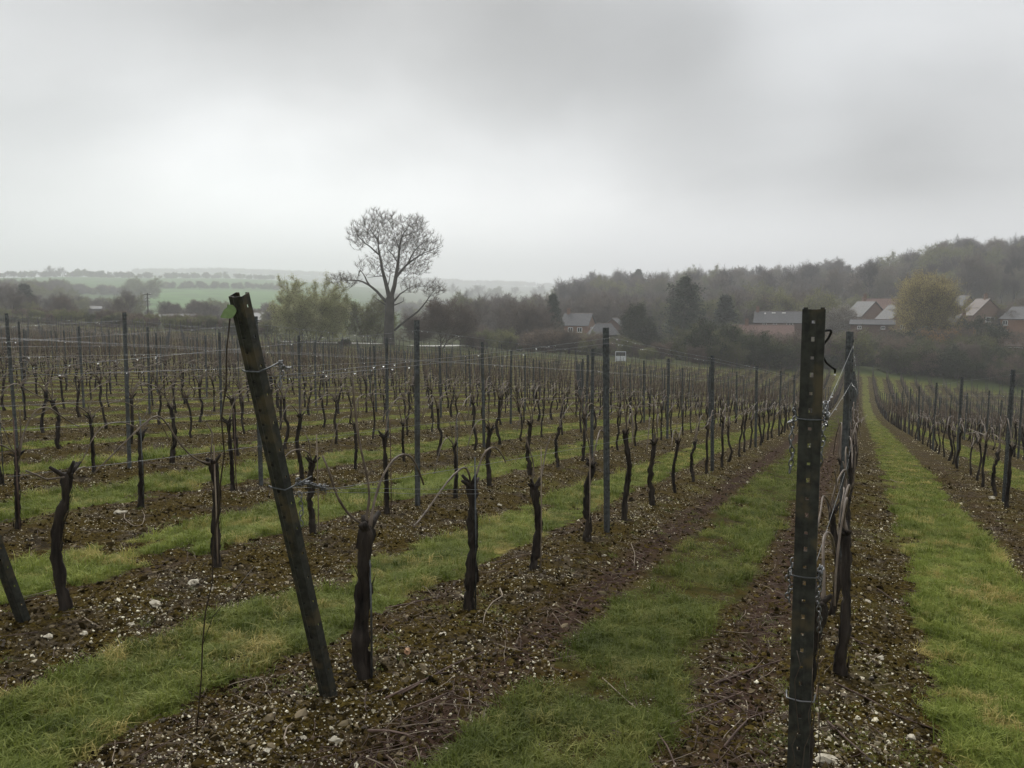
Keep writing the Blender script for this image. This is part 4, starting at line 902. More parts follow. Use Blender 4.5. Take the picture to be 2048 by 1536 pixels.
# white board on legs
P0 = at_r(1241, 727, 118); z0 = gz(P0[0], P0[1]); o = empty('board', (P0[0], P0[1], z0), radians(-4)); zc = at_r(1241, 703, 118)[2] - z0
mb = MB(); mb.box((0, 0, zc - 1.02), (1.38, .10, .74)); mb.obj('panel', M['panel'], o)
mb = MB(); mb.box((0, -.01, zc - .04), (1.52, .14, .08)); mb.box((-.725, -.01, zc-.78), (.07, .14, 1.40)); mb.box((.725, -.01, zc-.78), (.07, .14, 1.40)); mb.obj('frame', M['panel'], o)
for k in range(3): mb = MB(); mb.box((0, 0, zc - .16 - .17*k), (1.36, .06, .10)); mb.obj('slat', M['galv_far'], o)
for e in (-.6, -.2, .2, .6): mb = MB(); mb.box((e, 0, (zc-1.40)/2 - .15), (.07, .07, zc-1.40+.3)); mb.obj('leg', M['dark'], o)
tag(o, 'white board with dark slatted header standing beyond the far vines', 'board')

# ================================================================== THE VINEYARD
def vine_mesh(seed, h, lean=(0, 0), r=.034, detail=2, arms=None):
    """trunk with gnarled head at local origin, row along local Y; returns meshes trunk, [canes]"""
    q = np.random.RandomState(seed); n = {2: 34, 1: 12, 0: 5}[detail]; ns = {2: 16, 1: 8, 0: 4}[detail]
    t = np.linspace(0, 1, n); k1, k2 = q.normal(0, .022, 2), q.normal(0, .020, 2); ph = q.rand(4)*6.28
    p = np.stack([lean[0]*t + k1[0]*np.sin(t*pi*1.2) + k2[0]*np.sin(t*pi*2.3+ph[0])*.6, lean[1]*t + k1[1]*np.sin(t*pi*1.3) + k2[1]*np.sin(t*pi*2.1+ph[1])*.6, -.06 + (h+.06)*t], -1)
    wk = np.cumsum(q.normal(0, 1, (n, 2)), 0); wk -= np.linspace(0, 1, n)[:, None]*wk[-1]; wk *= .018/(np.abs(wk).max() + 1e-6)*(1 if detail else .7)*(.6 + 1.2*q.rand()); p[:, :2] += wk
    kn = np.convolve(q.normal(0, 1, n + 4), np.ones(3)/3, 'valid')[:n]*(.09 if detail else 0)
    rad = r*(1.12 + kn - .30*t + .30*np.exp(-((t-.0)/.08)**2) + .28*np.exp(-((t-.95)/.06)**2) + .09*np.sin(t*19+ph[2]) + .07*np.sin(t*41+ph[3])); rad[-1] *= .7
    a = np.linspace(0, 2*pi, ns, endpoint=False)
    bm = None
    if detail: bm = 1 + .16*np.sin(3*a[None] + t[:, None]*5 + ph[0]) + (.12*np.sin(6*a[None] - t[:, None]*7 + ph[1]) + .10*q.normal(0, 1, (n, ns)) if detail == 2 else .06*q.normal(0, 1, (n, ns)))
    tm = MB(); tm.tube(p, rad, ns, bump=bm); top = p[-1]; canes = []
    # knuckles and stubs on the head
    for k in range({2: 7, 1: 2, 0: 0}[detail]):
        az = q.rand()*6.28; d = np.array([.5*cos(az), sin(az), .35 + .7*q.rand()]); s = top - [0, 0, .03]
        tm.tube([s, s + d*.045, s + d*(.05 + .06*q.rand())], [r*.62, r*.5, r*.3], 7 if detail == 2 else 5, bump=None)
    if detail == 2:
        for k in range(46):                                                          # lifting bark strips
            z = q.rand()*.82*h; az = q.rand()*6.28; i = min(int(z/h*n), n-2); c = p[i]; u = np.array([cos(az), sin(az), 0]); L = .05 + .13*q.rand(); rr_ = rad[i]*(1.0 + .06*q.rand())
            w = np.array([-sin(az), cos(az), 0])*(.002 + .004*q.rand()); i2 = min(int((z + L)/h*n), n-1); c2 = np.array([p[i2][0], p[i2][1], c[2]]); lf = .05 + .25*q.rand()**3; b0, b1, b2 = c + u*rr_*1.02, (c + c2)/2 + u*(rr_*(1.08 + lf*.4)) + [0, 0, L*.5] + w*q.normal(0, 1.5), c2 + u*(rr_*(1.08 + lf)) + [0, 0, L] + w*q.normal(0, 2.5)
            tm.add([b0-w, b0+w, b1-w*.8, b1+w*.8, b2-w*.3, b2+w*.3], [[0, 1, 3, 2], [2, 3, 5, 4]])
    specs = arms
    if specs is None:
        specs = []
        for s in ((1, -1) if q.rand() < .72 else ((1,) if q.rand() < .5 else (-1,))):
            R = .30 + .30*q.rand(); up = .12 + .26*q.rand(); dr = .02 + .30*q.rand()
            specs.append([(0, 0), (s*.07, up*.55), (s*R*.45, up*1.05), (s*R*.75, up*1.1), (s*R*1.05, up*.75), (s*R*1.45, up*.6 - dr)])
        if detail == 1:
            for s in (1, -1): R = .35 + .35*q.rand(); specs.append([(0, 0), (s*.06, .10 + .1*q.rand()), (s*R*.6, .06 + .3*q.rand()), (s*R*1.3, -.05 + .3*q.rand())])
        for _ in range(q.randint(0, 3)): specs.append([(0, 0), (q.normal(0, .03), .12), (q.normal(0, .07), .22 + .34*q.rand())])
    for sp in specs:
        sp = np.array(sp, float); m = {2: 16, 1: 9, 0: 4}[detail]; tt = np.linspace(0, 1, len(sp)); t2 = np.linspace(0, 1, m)
        yy = np.interp(t2, tt, sp[:, 0]); zz = np.interp(t2, tt, sp[:, 1])
        if detail:
            ker = np.array([.25, .5, .25])
            for _ in range(2 if m > 10 else 1): yy[1:-1] = np.convolve(yy, ker, 'valid'); zz[1:-1] = np.convolve(zz, ker, 'valid')
        xx = q.normal(0, .05)*t2 + .012*np.sin(t2*7 + q.rand()*6)
        cp_ = np.stack([top[0] + xx, top[1] + yy, top[2] - .02 + zz], -1); r0 = .0060 if len(sp) > 3 else .0048
        cr = np.linspace(r0, .0045, m)*(1.6 if detail == 0 else (1.5 if detail == 1 else 1.1)); 
        if detail == 2: cr = cr*(1 + .25*(np.arange(m) % 4 == 0))
        if detail: cr[:max(2, m//8)] *= 1.6
        c = MB(); c.tube(cp_, cr, {2: 7, 1: 5, 0: 3}[detail], cap=detail > 0); canes.append(c)
    return tm, canes
rows = range(-16, 66)
def rowz(x, y): X, Y = rw(x, y); return X, Y, gz(X, Y)
allv = []; allp = []
rsv = np.random.RandomState(99)
for k in rows:
    x = ROW0 - k*PITCHR; ymax = float(edge_y(x)); 
    n = int((ymax - VINE0)/VINED) + 1; yv = VINE0 + VINED*np.arange(n) + rsv.normal(0, .05, n); xv = x + rsv.normal(0, .03, n)
    npst = int((ymax - POST0)/POSTD) + 1; yp = POST0 + POSTD*np.arange(npst); yp = np.append(yp, ymax + .6)
    for arr, ys, xs in ((allv, yv, xv), (allp, yp, np.full(len(yp), x))):
        X, Y = rw(xs, ys); Z = terrain0(X, Y); pr = np.stack([X, Y, Z], -1); h = pr.copy(); h[:, 2] += 1.0
        u, v, zf = project(h); ub, vb, zb = project(pr)
        for i in range(len(ys)):
            if Y[i] > 1.0 and -70 < u[i] < 2118: arr.append((zf[i], k, i, X[i], Y[i], float(Z[i]), bool(-15 < u[i] < 2063), ys[i]))
Zs = ground(np.array([a[3] for a in allv]), np.array([a[4] for a in allv])); allv = [a[:5] + (float(z),) + a[6:] for a, z in zip(allv, Zs)]
Zs = ground(np.array([a[3] for a in allp]), np.array([a[4] for a in allp])); allp = [a[:5] + (float(z),) + a[6:] for a, z in zip(allp, Zs)]
def rowname(k):
    if k == 1: return 'the leaning post\'s row'
    if k == 0: return 'the upright end post\'s row'
    if k > 1: return '%s row left of the leaning post' % ordw(k-1)
    return '%s row right of the right-hand lane' % ordw(-k)
near_v = sorted([a for a in allv if a[6]])[:300]; nvs = set((a[1], a[2]) for a in near_v)
near_p = sorted([a for a in allp if a[6]])[:300]; nps = set((a[1], a[2]) for a in near_p)
def counted(lst):
    c = {}; out = {}
    for a in sorted(lst, key=lambda a: (a[1], a[2])):
        c[a[1]] = c.get(a[1], 0) + 1; out[(a[1], a[2])] = c[a[1]]
    return out
cv, cpst = counted(near_v), counted(near_p)
# hand-shaped vines nearest the camera (row, index): height, lean(across, along), radius, canes as (along row, up) from the head
SPEC = {
 (0, 0): (.74, (.0, .02), .024, [[(0, 0), (.06, .10), (.20, .22), (.36, .20), (.55, .05)]]),
 (0, 1): (.80, (.0, .0), .024, [[(0, 0), (-.05, .12), (-.15, .25), (-.25, .22), (-.38, .02), (-.46, -.25)], [(0, 0), (.05, .15), (.22, .24), (.4, .1)]]),
 (1, 0): (.79, (.0, .03), .036, [[(0, 0), (.05, .12), (.17, .26), (.30, .33), (.40, .31), (.52, .12)], [(0, 0), (-.08, .08), (-.17, .22), (-.22, .40)], [(0, 0), (.03, .15), (-.02, .4), (-.05, .75)]]),
 (1, 1): (.84, (.0, .05), .031, [[(0, 0), (-.03, .06), (-.10, .16), (-.30, .09), (-.55, -.06), (-.70, -.10)], [(0, 0), (.05, .06), (.17, .20), (.28, .22), (.42, .08)]]),
 (1, 2): (.68, (.0, .0), .028, [[(0, 0), (.10, .06), (.22, .18), (.30, .36)], [(0, 0), (.02, .2), (.0, .42)]]),
 (1, 3): (.72, (.02, .06), .028, [[(0, 0), (-.05, .12), (-.22, .40), (-.33, .58)], [(0, 0), (.10, .2), (.32, .30), (.5, .22)]]),
 (2, 0): (.83, (.0, .03), .028, [[(0, 0), (.05, .02), (.14, .03)], [(0, 0), (-.12, .0), (-.25, .08)]]),
 (2, 1): (.80, (.0, .06), .028, [[(0, 0), (-.12, .03), (-.25, .16), (-.40, .42), (-.52, .40), (-.95, .1)], [(0, 0), (.02, .2), (.0, .3)]]),
}
rad_of = lambda s: .019 + .009*((s*37) % 10)/10
var2 = [vine_mesh(1000+s, .66 + .025*(s % 9), (0, .05*((s % 5)-2)*.6), rad_of(s), 2) for s in range(10)]
var1 = [vine_mesh(1100+s, .66 + .025*(s % 9), (0, .06*((s % 5)-2)*.6), rad_of(s), 1) for s in range(12)]
def bake(var):
    tm, cs = var; me = tm.mesh('trunk', True); me.materials.append(M['bark_vine']); out = []
    for c in cs: m2 = c.mesh('cane', True); m2.materials.append(M['cane']); out.append(m2)
    return me, out
b2 = [bake(v) for v in var2]; b1 = [bake(v) for v in var1]; rv = random.Random(4)
for a in near_v:
    zf, k, i, X, Y, Z = a[:6]
    if (k, i) in SPEC: h, ln, r_, ar = SPEC[(k, i)]; me, cs = bake(vine_mesh(500 + k*10 + i, h, ln, r_, 2, ar)); s = 1; fl = 0
    else:
        me, cs = (b2[rv.randrange(10)] if zf < 13 else b1[rv.randrange(12)]); s = .92 + .2*rv.random(); fl = rv.choice((0, pi))
    o = empty('grapevine', (X, Y, Z), -YAW + fl + (0 if fl == 0 and s == 1 else rv.gauss(0, .12))); o.scale = (s, s, s)
    link('trunk', me, None, o)
    for c in cs: link('cane', c, None, o)
    tag(o, 'bare vine, %s in view along %s' % (ordw(cv[(k, i)]), rowname(k)), 'vine', 'bare grapevines standing in rows')
# the remaining vines, beyond the three hundred nearest, as one mass
far_v = [a for a in allv if (a[1], a[2]) not in nvs]
def mass(name, items, protos, mats, label, sc=(.88, 1.14)):
    q = np.random.RandomState(12); V_, F_, MI = [], [], []; off = 0; groups = {}
    for a in items: groups.setdefault(q.randint(len(protos)), []).append(a)
    mb = MB()
    for gi, it in groups.items():
        pm = protos[gi]; Vp = np.vstack(pm.V); n = len(Vp); m = len(it)
        ang = -YAW + np.where(q.rand(m) < .5, 0, pi) + q.normal(0, .15, m); s = sc[0] + (sc[1]-sc[0])*q.rand(m); P = np.array([[a[3], a[4], a[5]] for a in it])
        c, s_ = np.cos(ang), np.sin(ang); vx = Vp[None, :, 0]*c[:, None] - Vp[None, :, 1]*s_[:, None]; vy = Vp[None, :, 0]*s_[:, None] + Vp[None, :, 1]*c[:, None]
        v = np.stack([vx*s[:, None], vy*s[:, None], Vp[None, :, 2]*s[:, None]], -1) + P[:, None, :]; b0 = mb.n
        mb.V.append(v.reshape(-1, 3)); mb.n += m*n
        for f, mt in pm.F: mb.F.append(((f[None] + (np.arange(m)*n)[:, None, None] + b0).reshape(-1, f.shape[1]), mt))
    return tag(mb.obj(name, mats, smooth=True), label, None, None, 'stuff')
fp = []
for s in range(9):
    tm, cs = vine_mesh(1300+s, .70 + .02*s, (0, .05*((s % 5)-2)*.6), .030, 0); 
    for c in cs:
        Vc = np.vstack(c.V); b0 = tm.n; tm.V.append(Vc); tm.n += len(Vc)
        for f, _ in c.F: tm.F.append((f + b0, 1))
    q = np.random.RandomState(1350 + s)
    for e in range(7):
        y0 = q.normal(0, .22); tm.tube([[q.normal(0, .03), y0*.3, .7], [q.normal(0, .05), y0, .95 + .5*q.rand()]], [.009, .006], 3, 1, cap=False)
    fp.append(tm)
mass('grapevines', far_v, fp, [M['bark_far'], M['cane_far']], 'distant rows of bare grapevines filling the slope')

# intermediate steel posts with wire notches
def post_mesh(detail):
    mb = MB(); H = 2.0; prof = np.array([[-.014, .020], [-.024, .020], [-.024, -.017], [-.008, -.017], [-.005, -.022], [.005, -.022], [.008, -.017], [.024, -.017], [.024, .020], [.014, .020]])
    if detail == 0: prof = np.array([[-.027, .020], [-.027, -.017], [.027, -.017], [.027, .020]])
    n = len(prof); v = np.vstack([np.column_stack([prof, np.full(n, -.3)]), np.column_stack([prof, np.full(n, H)])]); j = np.arange(n-1)
    mb.add(v, np.stack([j, j+1, n+j+1, n+j], -1)); return mb
pm = post_mesh(1); body = pm.mesh('post'); body.materials.append(M['galv'])
hk = MB()
for s in (1,):
    for z in np.arange(.34, 1.98, .083): hk.box((s*.0315, .004, z), (.009, .006, .016)); hk.box((s*.034, .004, z + .012), (.004, .006, .012))
hooks = hk.mesh('wire_hooks'); hooks.materials.append(M['galv'])
for a in near_p:
    zf, k, i, X, Y, Z = a[:6]; o = empty('trellis_post', (X, Y, Z), -YAW + rv.gauss(0, .06)); 
    lean = rv.gauss(0, .012); o.rotation_euler = (rv.gauss(0, .010), lean, -YAW - .45 + rv.gauss(0, .08)); sc_ = 1 + rv.gauss(0, .012); o.scale = (1, 1, sc_)
    p_ = link('shaft', body, None, o); md = None
    if zf < 45: hh_ = link('wire_hooks', hooks, None, o); hh_['kind'] = 'stuff'
    tag(o, 'slim steel post, %s in view along %s' % (ordw(cpst[(k, i)]), rowname(k)), 'post', 'steel trellis posts in the vine rows')
md_mesh = body
far_p = [a for a in allp if (a[1], a[2]) not in nps]
mass('trellis_posts', far_p, [post_mesh(0)], [M['galv_far']], 'distant steel trellis posts above the far vines', (.97, 1.03))

# trellis wires of the nearer rows, hung with rain drops
def drops(pts_fn, n, L, q, rmin, rmax, par):
    P = []
    for _ in range(n): P.append(pts_fn(q.rand()))
    P = np.array(P); r = rmin + (rmax-rmin)*q.rand(n)**2; v, f = ICO2; mb = MB()
    vv = v[None]*np.array([1, 1, 1.15])*r[:, None, None] + (P - np.array([0, 0, 1.])*r[:, None]*1.05)[:, None, :]
    mb.add(vv.reshape(-1, 3), (f[None] + (np.arange(n)*len(v))[:, None, None]).reshape(-1, 3)); d = mb.obj('water_drops', M['drop'], par, True); d['kind'] = 'stuff'
def wire(name, P, label, rad=.0016, nd=0, seed=0, sag=.0, rd=(.0030, .0062), mat='wire', group='trellis wires'):
    P = np.array(P, float); mb = MB(); out = [P[0]]
    for a, b in zip(P[:-1], P[1:]):
        for t_ in np.linspace(0, 1, 6)[1:]: c = a + (b-a)*t_; c[2] -= sag*4*t_*(1-t_); out.append(c)
    out = np.array(out); mb.tube(out, rad, 5); o = mb.obj(name, M[mat], smooth=True); tag(o, label, 'wire', group)
    if nd:
        s = np.concatenate([[0], np.cumsum(np.linalg.norm(np.diff(out, axis=0), axis=1))]); q = np.random.RandomState(seed)
        # more drops near the camera, where they can be seen
        fn = lambda u: np.array([np.interp((u**1.25)*s[-1], s, out[:, i]) for i in range(3)])
        drops(fn, nd, s[-1], q, rd[0], rd[1], o)
    return o
XL = ROW0 - PITCHR                                      # the leaning post's row
lean_top = on_row(470, 590, XL); lean_base = np.array([*rw(XL, 2.99), 0]); lean_base[2] = gz(*lean_base[:2])
lean_vec = lean_top - lean_base; LEAN_L = np.linalg.norm(lean_vec)
UP_X, UP_Y = -.150, 2.99
up_base = np.array([*rw(UP_X, UP_Y), 0]); up_base[2] = gz(*up_base[:2]); up_top = np.array([up_base[0], up_base[1], 0])
v_ = ray(1628, 615); up_top = np.array([v_[0], v_[1], v_[2]])*(up_base[1]/v_[1]) + [0, 0, CAM_H]
seenp = {}
for a in allp: seenp.setdefault(a[1], []).append(a)
WIREH = [('low', .90), ('middle', 1.60), ('top', 1.92)]
for k in range(-5, 13):
    ps = sorted(seenp.get(k, []), key=lambda a: a[2]); ps = [p for p in ps if p[0] < 60]
    if len(ps) < 2: continue
    for nm, hgt in WIREH:
        if k == 1 and nm == 'middle': hgt = 1.87
        pts = [np.array([p[3], p[4], p[5] + hgt]) + np.array([.03*CY, -.03*SY, 0]) for p in ps]
        x = ROW0 - k*PITCHR; X0, Y0 = rw(x, 3.0)
        if k == 1: pts = [lean_base + lean_vec*{'low': .545, 'middle': .815, 'top': .822}[nm]] + pts
        elif k == 0: pts = [up_base + (up_top-up_base)*{'low': .44, 'middle': .74, 'top': .745}[nm]] + pts
        elif ps[0][2] == 0: pts = [np.array([X0, Y0, gz(X0, Y0) + {'low': .85, 'middle': 1.42, 'top': 1.45}[nm]])] + pts
        else:
            d_ = pts[0] - pts[1]; pts = [pts[0] + d_] + pts
        nd = int(120 if k in (1, 2) else (110 if k <= 5 and k >= 0 else 60)); nd = nd if nm != 'low' else 14
        wire('trellis_wire', pts, 'thin %s trellis wire with rain drops along %s' % (nm, rowname(k)) if nm != 'low' else 'thin lowest trellis wire at vine head height along %s' % rowname(k),
             .0015 if -1 < k < 5 else .0011, nd, 50 + k*3 + len(nm), .01, (.0030, .0062) if k < 6 else (.0022, .0042))
# support stakes tied beside the nearest vines
for (k, i), hh_, mt in (((1, 1), 1.02, 'galv'), ((1, 2), .98, 'twig_pale'), ((1, 0), .62, 'galv'), ((1, 3), .9, 'twig_pale'), ((2, 1), .92, 'twig_pale'), ((2, 2), .9, 'twig_pale'), ((2, 3), .98, 'twig'), ((2, 4), .95, 'galv'), ((3, 2), .9, 'galv'), ((3, 3), .95, 'twig'), ((3, 1), .95, 'twig'), ((4, 2), .95, 'galv')):
    a = [v for v in near_v if v[1] == k and v[2] == i]
    if not a: continue
    X, Y, Z = a[0][3:6]; X += .038*CY; Y += -.038*SY
    mb = MB(); mb.tube([[X, Y, Z - .1], [X + .004, Y, Z + hh_*.5], [X, Y + .005, Z + hh_]], [.0055, .0055, .005], 6)
    tag(mb.obj('vine_stake', M[mt], smooth=True), 'thin upright stake beside the %s vine of %s' % (ordw(cv[(k, i)]), rowname(k)), 'stake', 'thin stakes beside the nearest vines')

# ================================================================== END POSTS
def channel(W=.080, Dp=.042, L=2.0, seed=1):
    """open steel channel with punched holes, web facing local -Y, local Z up"""
    w = W/2; cols = [(-w+.016, Dp), (-w, Dp), (-w, Dp*.62), (-w, Dp*.38), (-w, 0), (-.013, 0), (-.006, -.005), (.006, -.005), (.013, 0), (w, 0), (w, Dp*.38), (w, Dp*.62), (w, Dp), (w-.016, Dp)]
    zc = {0., L}; holes = []; k = 0
    for z in np.arange(L - .055, .05, -.062):
        big = k % 2 == 1; hh = .016 if big else .010; holes.append((6, z, hh)); zc |= {z, z + hh}
        if k % 2 == 0: holes.append((2, z, .012)); holes.append((10, z, .012)); zc |= {z + .012}
        k += 1
    zc = sorted(zc); nC = len(cols); v = [(c[0], c[1], z - (.006*(1 - c[1]/Dp) if z == L else 0)) for z in zc for c in cols]; f = []
    for a in range(len(zc)-1):
        zm = (zc[a] + zc[a+1])/2
        for c in range(nC-1):
            if any(h[0] == c and h[1] < zm < h[1] + h[2] for h in holes): continue
            f.append([a*nC + c, a*nC + c + 1, (a+1)*nC + c + 1, (a+1)*nC + c])
    mb = MB(); mb.add(v, f); return mb
def end_post(name, base, top, label, W, yawz):
    L = np.linalg.norm(top - base); zax = nrm(top - base); xr = np.array([CY*cos(yawz) + SY*sin(yawz)*0, -SY*cos(yawz), 0]); xr = np.array([cos(-YAW + yawz), sin(-YAW + yawz), 0]); yax = nrm(np.cross(zax, xr)); xax = np.cross(yax, zax)
    o = empty(name, (0, 0, 0)); ext = .35
    Mx = Matrix(((xax[0], yax[0], zax[0], base[0] - zax[0]*ext), (xax[1], yax[1], zax[1], base[1] - zax[1]*ext), (xax[2], yax[2], zax[2], base[2] - zax[2]*ext), (0, 0, 0, 1)))
    o.matrix_world = Mx; s = channel(W, .042, L + ext).obj('shaft', M['galv_dark'], o); md = s.modifiers.new('thickness', 'SOLIDIFY'); md.thickness = .0035; md.offset = 0
    tag(o, label, 'post'); return o, (lambda x, y, h: np.array(Mx @ Vector((x, y, h + ext))))
up_o, UPF = end_post('end_post', up_base, up_top, 'tall dark upright steel end post with punched holes, nearest the camera', .073, 0.02)
le_o, LEF = end_post('end_post', lean_base, lean_top, 'dark steel end post leaning left with a green tag near its top', .064, 0.0)
b2_ = np.array([*rw(ROW0 - 2*PITCHR, 3.02), 0]); b2_[2] = gz(*b2_[:2])
end_post('end_post', b2_, b2_ + lean_vec*.98, 'leaning steel end post cut off by the left edge of the picture', .064, 0.05)
def fitch(mb, pts, link_l=.030, wire_r=.0026, wdt=.016):
    """chain of oval links along a polyline"""
    P = np.array(pts, float); s = np.concatenate([[0], np.cumsum(np.linalg.norm(np.diff(P, axis=0), axis=1))]); n = max(2, int(s[-1]/(link_l*.78)))
    for i in range(n):
        u = (i + .5)/n*s[-1]; c = np.array([np.interp(u, s, P[:, k]) for k in range(3)]); c2 = np.array([np.interp(min(u + .004, s[-1]), s, P[:, k]) for k in range(3)]); c1 = np.array([np.interp(max(u - .004, 0), s, P[:, k]) for k in range(3)]); t_ = nrm(c2 - c1)
        ref = np.array([0, 0, 1.]) if abs(t_[2]) < .9 else np.array([1., 0, 0]); a_ = nrm(np.cross(t_, ref)); b_ = np.cross(t_, a_); a_ = a_ if i % 2 else b_
        ang = np.linspace(0, 2*pi, 11); ring = c + np.outer(np.cos(ang), t_)*link_l*.5 + np.outer(np.sin(ang), a_)*wdt*.5; mb.tube(ring, wire_r, 5, cap=False)
def squig(a, b, n, amp, seed):
    q = np.random.RandomState(seed); t_ = np.linspace(0, 1, n)[:, None]; return np.asarray(a)*(1-t_) + np.asarray(b)*t_ + q.normal(0, amp, (n, 3))
Lup = np.linalg.norm(up_top - up_base)
def hpx(py, F, L):                                   # height along a post for a picture height
    hs = np.linspace(0, L, 800); P = np.array([F(0, 0, h) for h in hs]); _, v, _ = project(P); return float(hs[np.argmin(np.abs(v - py))])
def band(F, h, W, name, label, mat='chain', out=.015, dp=.046):
    w = W/2 + .004; mb = MB(); mb.tube([F(-w - .004, dp, h + .004), F(-w, -.006, h), F(0, -.012, h - .002), F(w, -.006, h), F(w + .004, dp, h + .004)], .0032, 6); o = mb.obj(name, M[mat], smooth=True); tag(o, label, 'clamp'); return o
h1, h2 = hpx(838, UPF, Lup), hpx(1152, UPF, Lup)
band(UPF, h1, .08, 'wire_clamp', 'steel wire clamp around the upright post, upper of its two', 'galv'); band(UPF, h2, .08, 'wire_clamp', 'steel wire clamp around the upright post, lower of its two', 'galv')
for hh_, lb in ((h1, 'upper'), (h2, 'lower')):
    mb = MB(); a_ = UPF(.050, .03, hh_ + .002); fitch(mb, squig(a_, a_ + np.array([.01, .03, .055 if lb == 'upper' else .02]), 5, .004, 3), .022, .0028)
    fitch(mb, squig(a_, a_ + np.array([.014, .02, -.03]), 4, .006, 5), .022, .0028); fitch(mb, squig(UPF(.048, .05, hh_), UPF(.052, .10, hh_ + .01), 4, .006, 7), .022, .0028)
    if lb == 'lower': fitch(mb, squig(UPF(.05, .05, hh_), UPF(.056, .06, hh_ - .22), 6, .007, 9), .024, .0028)
    else: fitch(mb, squig(UPF(.042, .05, hh_ - .02), UPF(.040, .06, hh_ - .18), 6, .006, 19), .026, .0026)
    tag(mb.obj('chain', M['chain'], smooth=True), 'bright chain tangle on the right of the upright post at its %s clamp' % lb, 'chain')
mb = MB(); a_ = UPF(-.052, .02, h1 + .005); fitch(mb, squig(a_, UPF(-.056, .02, h1 - .05), 4, .006, 11), .022, .0028); fitch(mb, squig(UPF(-.060, .02, h1 - .06), UPF(-.060, .02, h1 - .20), 7, .002, 12), .030, .0026); fitch(mb, squig(UPF(-.052, .02, h1 + .03), a_, 3, .004, 13), .02, .0028)
tag(mb.obj('chain', M['chain'], smooth=True), 'chain hanging down the left side of the upright post', 'chain')
mb = MB(); fitch(mb, squig(UPF(-.050, .03, h2 + .05), UPF(-.050, .03, h2 - .12), 6, .006, 14), .022, .0026); tag(mb.obj('chain', M['chain'], smooth=True), 'short chain at left of the upright post by its lower clamp', 'chain')
# black bent rod on the right of the upright post
dep = UPF(.04, .05, h1 + .3)[1]
rp = [at_d(px, py, dep*1.0) for px, py in ((1646, 662), (1662, 660), (1667, 664), (1664, 676), (1657, 688), (1654, 700), (1658, 714), (1668, 728), (1680, 737), (1691, 743), (1692.5, 750))]
rp = np.array(rp); rp[:, 1] += np.linspace(0, .10, len(rp)); mb = MB(); tt = np.linspace(0, 1, len(rp)); t2 = np.linspace(0, 1, 40); rs2 = np.stack([np.interp(t2, tt, rp[:, i]) for i in range(3)], -1)
mb.tube(rs2, np.linspace(.0048, .0040, 40), 8); o = mb.obj('hook', M['black_rod'], smooth=True); tag(o, 'black bent rod hooking out right of the upright post near its top', 'hook')
mb = MB(); v, f = ICO2; mb.add(v*[.0035, .0035, .0045] + rs2[-1] + [0, 0, -.006], f); d = mb.obj('water_drops', M['drop'], o, True); d['kind'] = 'stuff'
# guy wires at the foot of the upright post
for k, (p0, p1, lb) in enumerate((((1600, 1300, 2.70), (1590, 1560, 2.60), 'left'), ((1640, 1230, 2.72), (1637, 1560, 2.62), 'right'), ((1628, 1340, 2.66), (1600, 1600, 2.5), 'crossing the front'))):
    a, b = at_d(*p0), at_d(*p1); mb = MB(); mb.tube(squig(a, b, 9, .006, 30+k), .0015, 5); tag(mb.obj('guy_wire', M['rust_wire'], smooth=True), 'thin guy wire at the foot of the upright post, %s' % {'left': 'on its left', 'right': 'on its right'}.get(lb, lb), 'wire', 'guy wires')
h3 = hpx(1398, UPF, Lup); band(UPF, h3, .084, 'wire_clamp', 'thin wire turn around the foot of the upright post', 'wire')
# leaning post fittings
Lle = LEAN_L; g1h, g2h = hpx(742, LEF, Lle), hpx(976, LEF, Lle)
mb = MB(); w = .04; mb.tube([LEF(-w-.006, -.004, g1h + .004), LEF(-w+.01, -.010, g1h), LEF(w, -.010, g1h), LEF(w + .015, .04, g1h + .001), LEF(w + .02, .12, g1h + .004)], .0036, 7); tag(mb.obj('wire_clamp', M['galv'], smooth=True), 'straight steel clamp rod across the upper leaning post', 'clamp')
mb = MB(); mb.tube([LEF(-w-.006, -.004, g2h + .010), LEF(-w+.01, -.010, g2h + .006), LEF(w, -.010, g2h), LEF(w + .012, .05, g2h - .004), LEF(w + .008, .16, g2h - .02)], .0034, 7); tag(mb.obj('wire_clamp', M['galv'], smooth=True), 'curved steel clamp around the middle of the leaning post', 'clamp')
mb = MB(); a_ = LEF(w + .018, .10, g1h + .004); fitch(mb, squig(a_, on_row(578, 737, XL), 6, .005, 41), .024, .0026); fitch(mb, squig(a_, a_ - np.array([0, 0, .09]), 5, .006, 42), .026, .0024); tag(mb.obj('chain', M['chain'], smooth=True), 'small chain joining the top wire to the leaning post', 'chain')
mb = MB()
for k in range(3): fitch(mb, squig(LEF(w + .01, .05 + .01*k, g2h + .008*k), on_row(655, 972 + 4*k, XL), 8, .005, 43+k), .028, .0028)
fitch(mb, squig(on_row(600, 985, XL), on_row(603, 1050, XL), 7, .004, 49), .028, .0024); tag(mb.obj('chain', M['chain'], smooth=True), 'coiled bright chain on the low wire beside the leaning post', 'chain')
# green tag
tagp = [(455, 609), (466, 610), (472, 617), (473.5, 622), (471, 628), (466, 635), (461, 637), (449, 636.5), (441, 635), (445, 627), (449, 619), (455, 615)]
fr = LEF(0, -.012, hpx(622, LEF, Lle)); nrmv = nrm(np.array([SY*-.55, -1, .12])); pl = []
for px, py in tagp:
    v_ = ray(px, py); t_ = np.dot(fr - [0, 0, CAM_H], nrmv)/np.dot(v_, nrmv); pl.append(v_*t_ + [0, 0, CAM_H])
mb = MB(); mb.prism(pl, nrmv*.003); tag(mb.obj('plastic_tag', M['tag']), 'green leaf-shaped plastic tag near the top of the leaning post', 'tag')
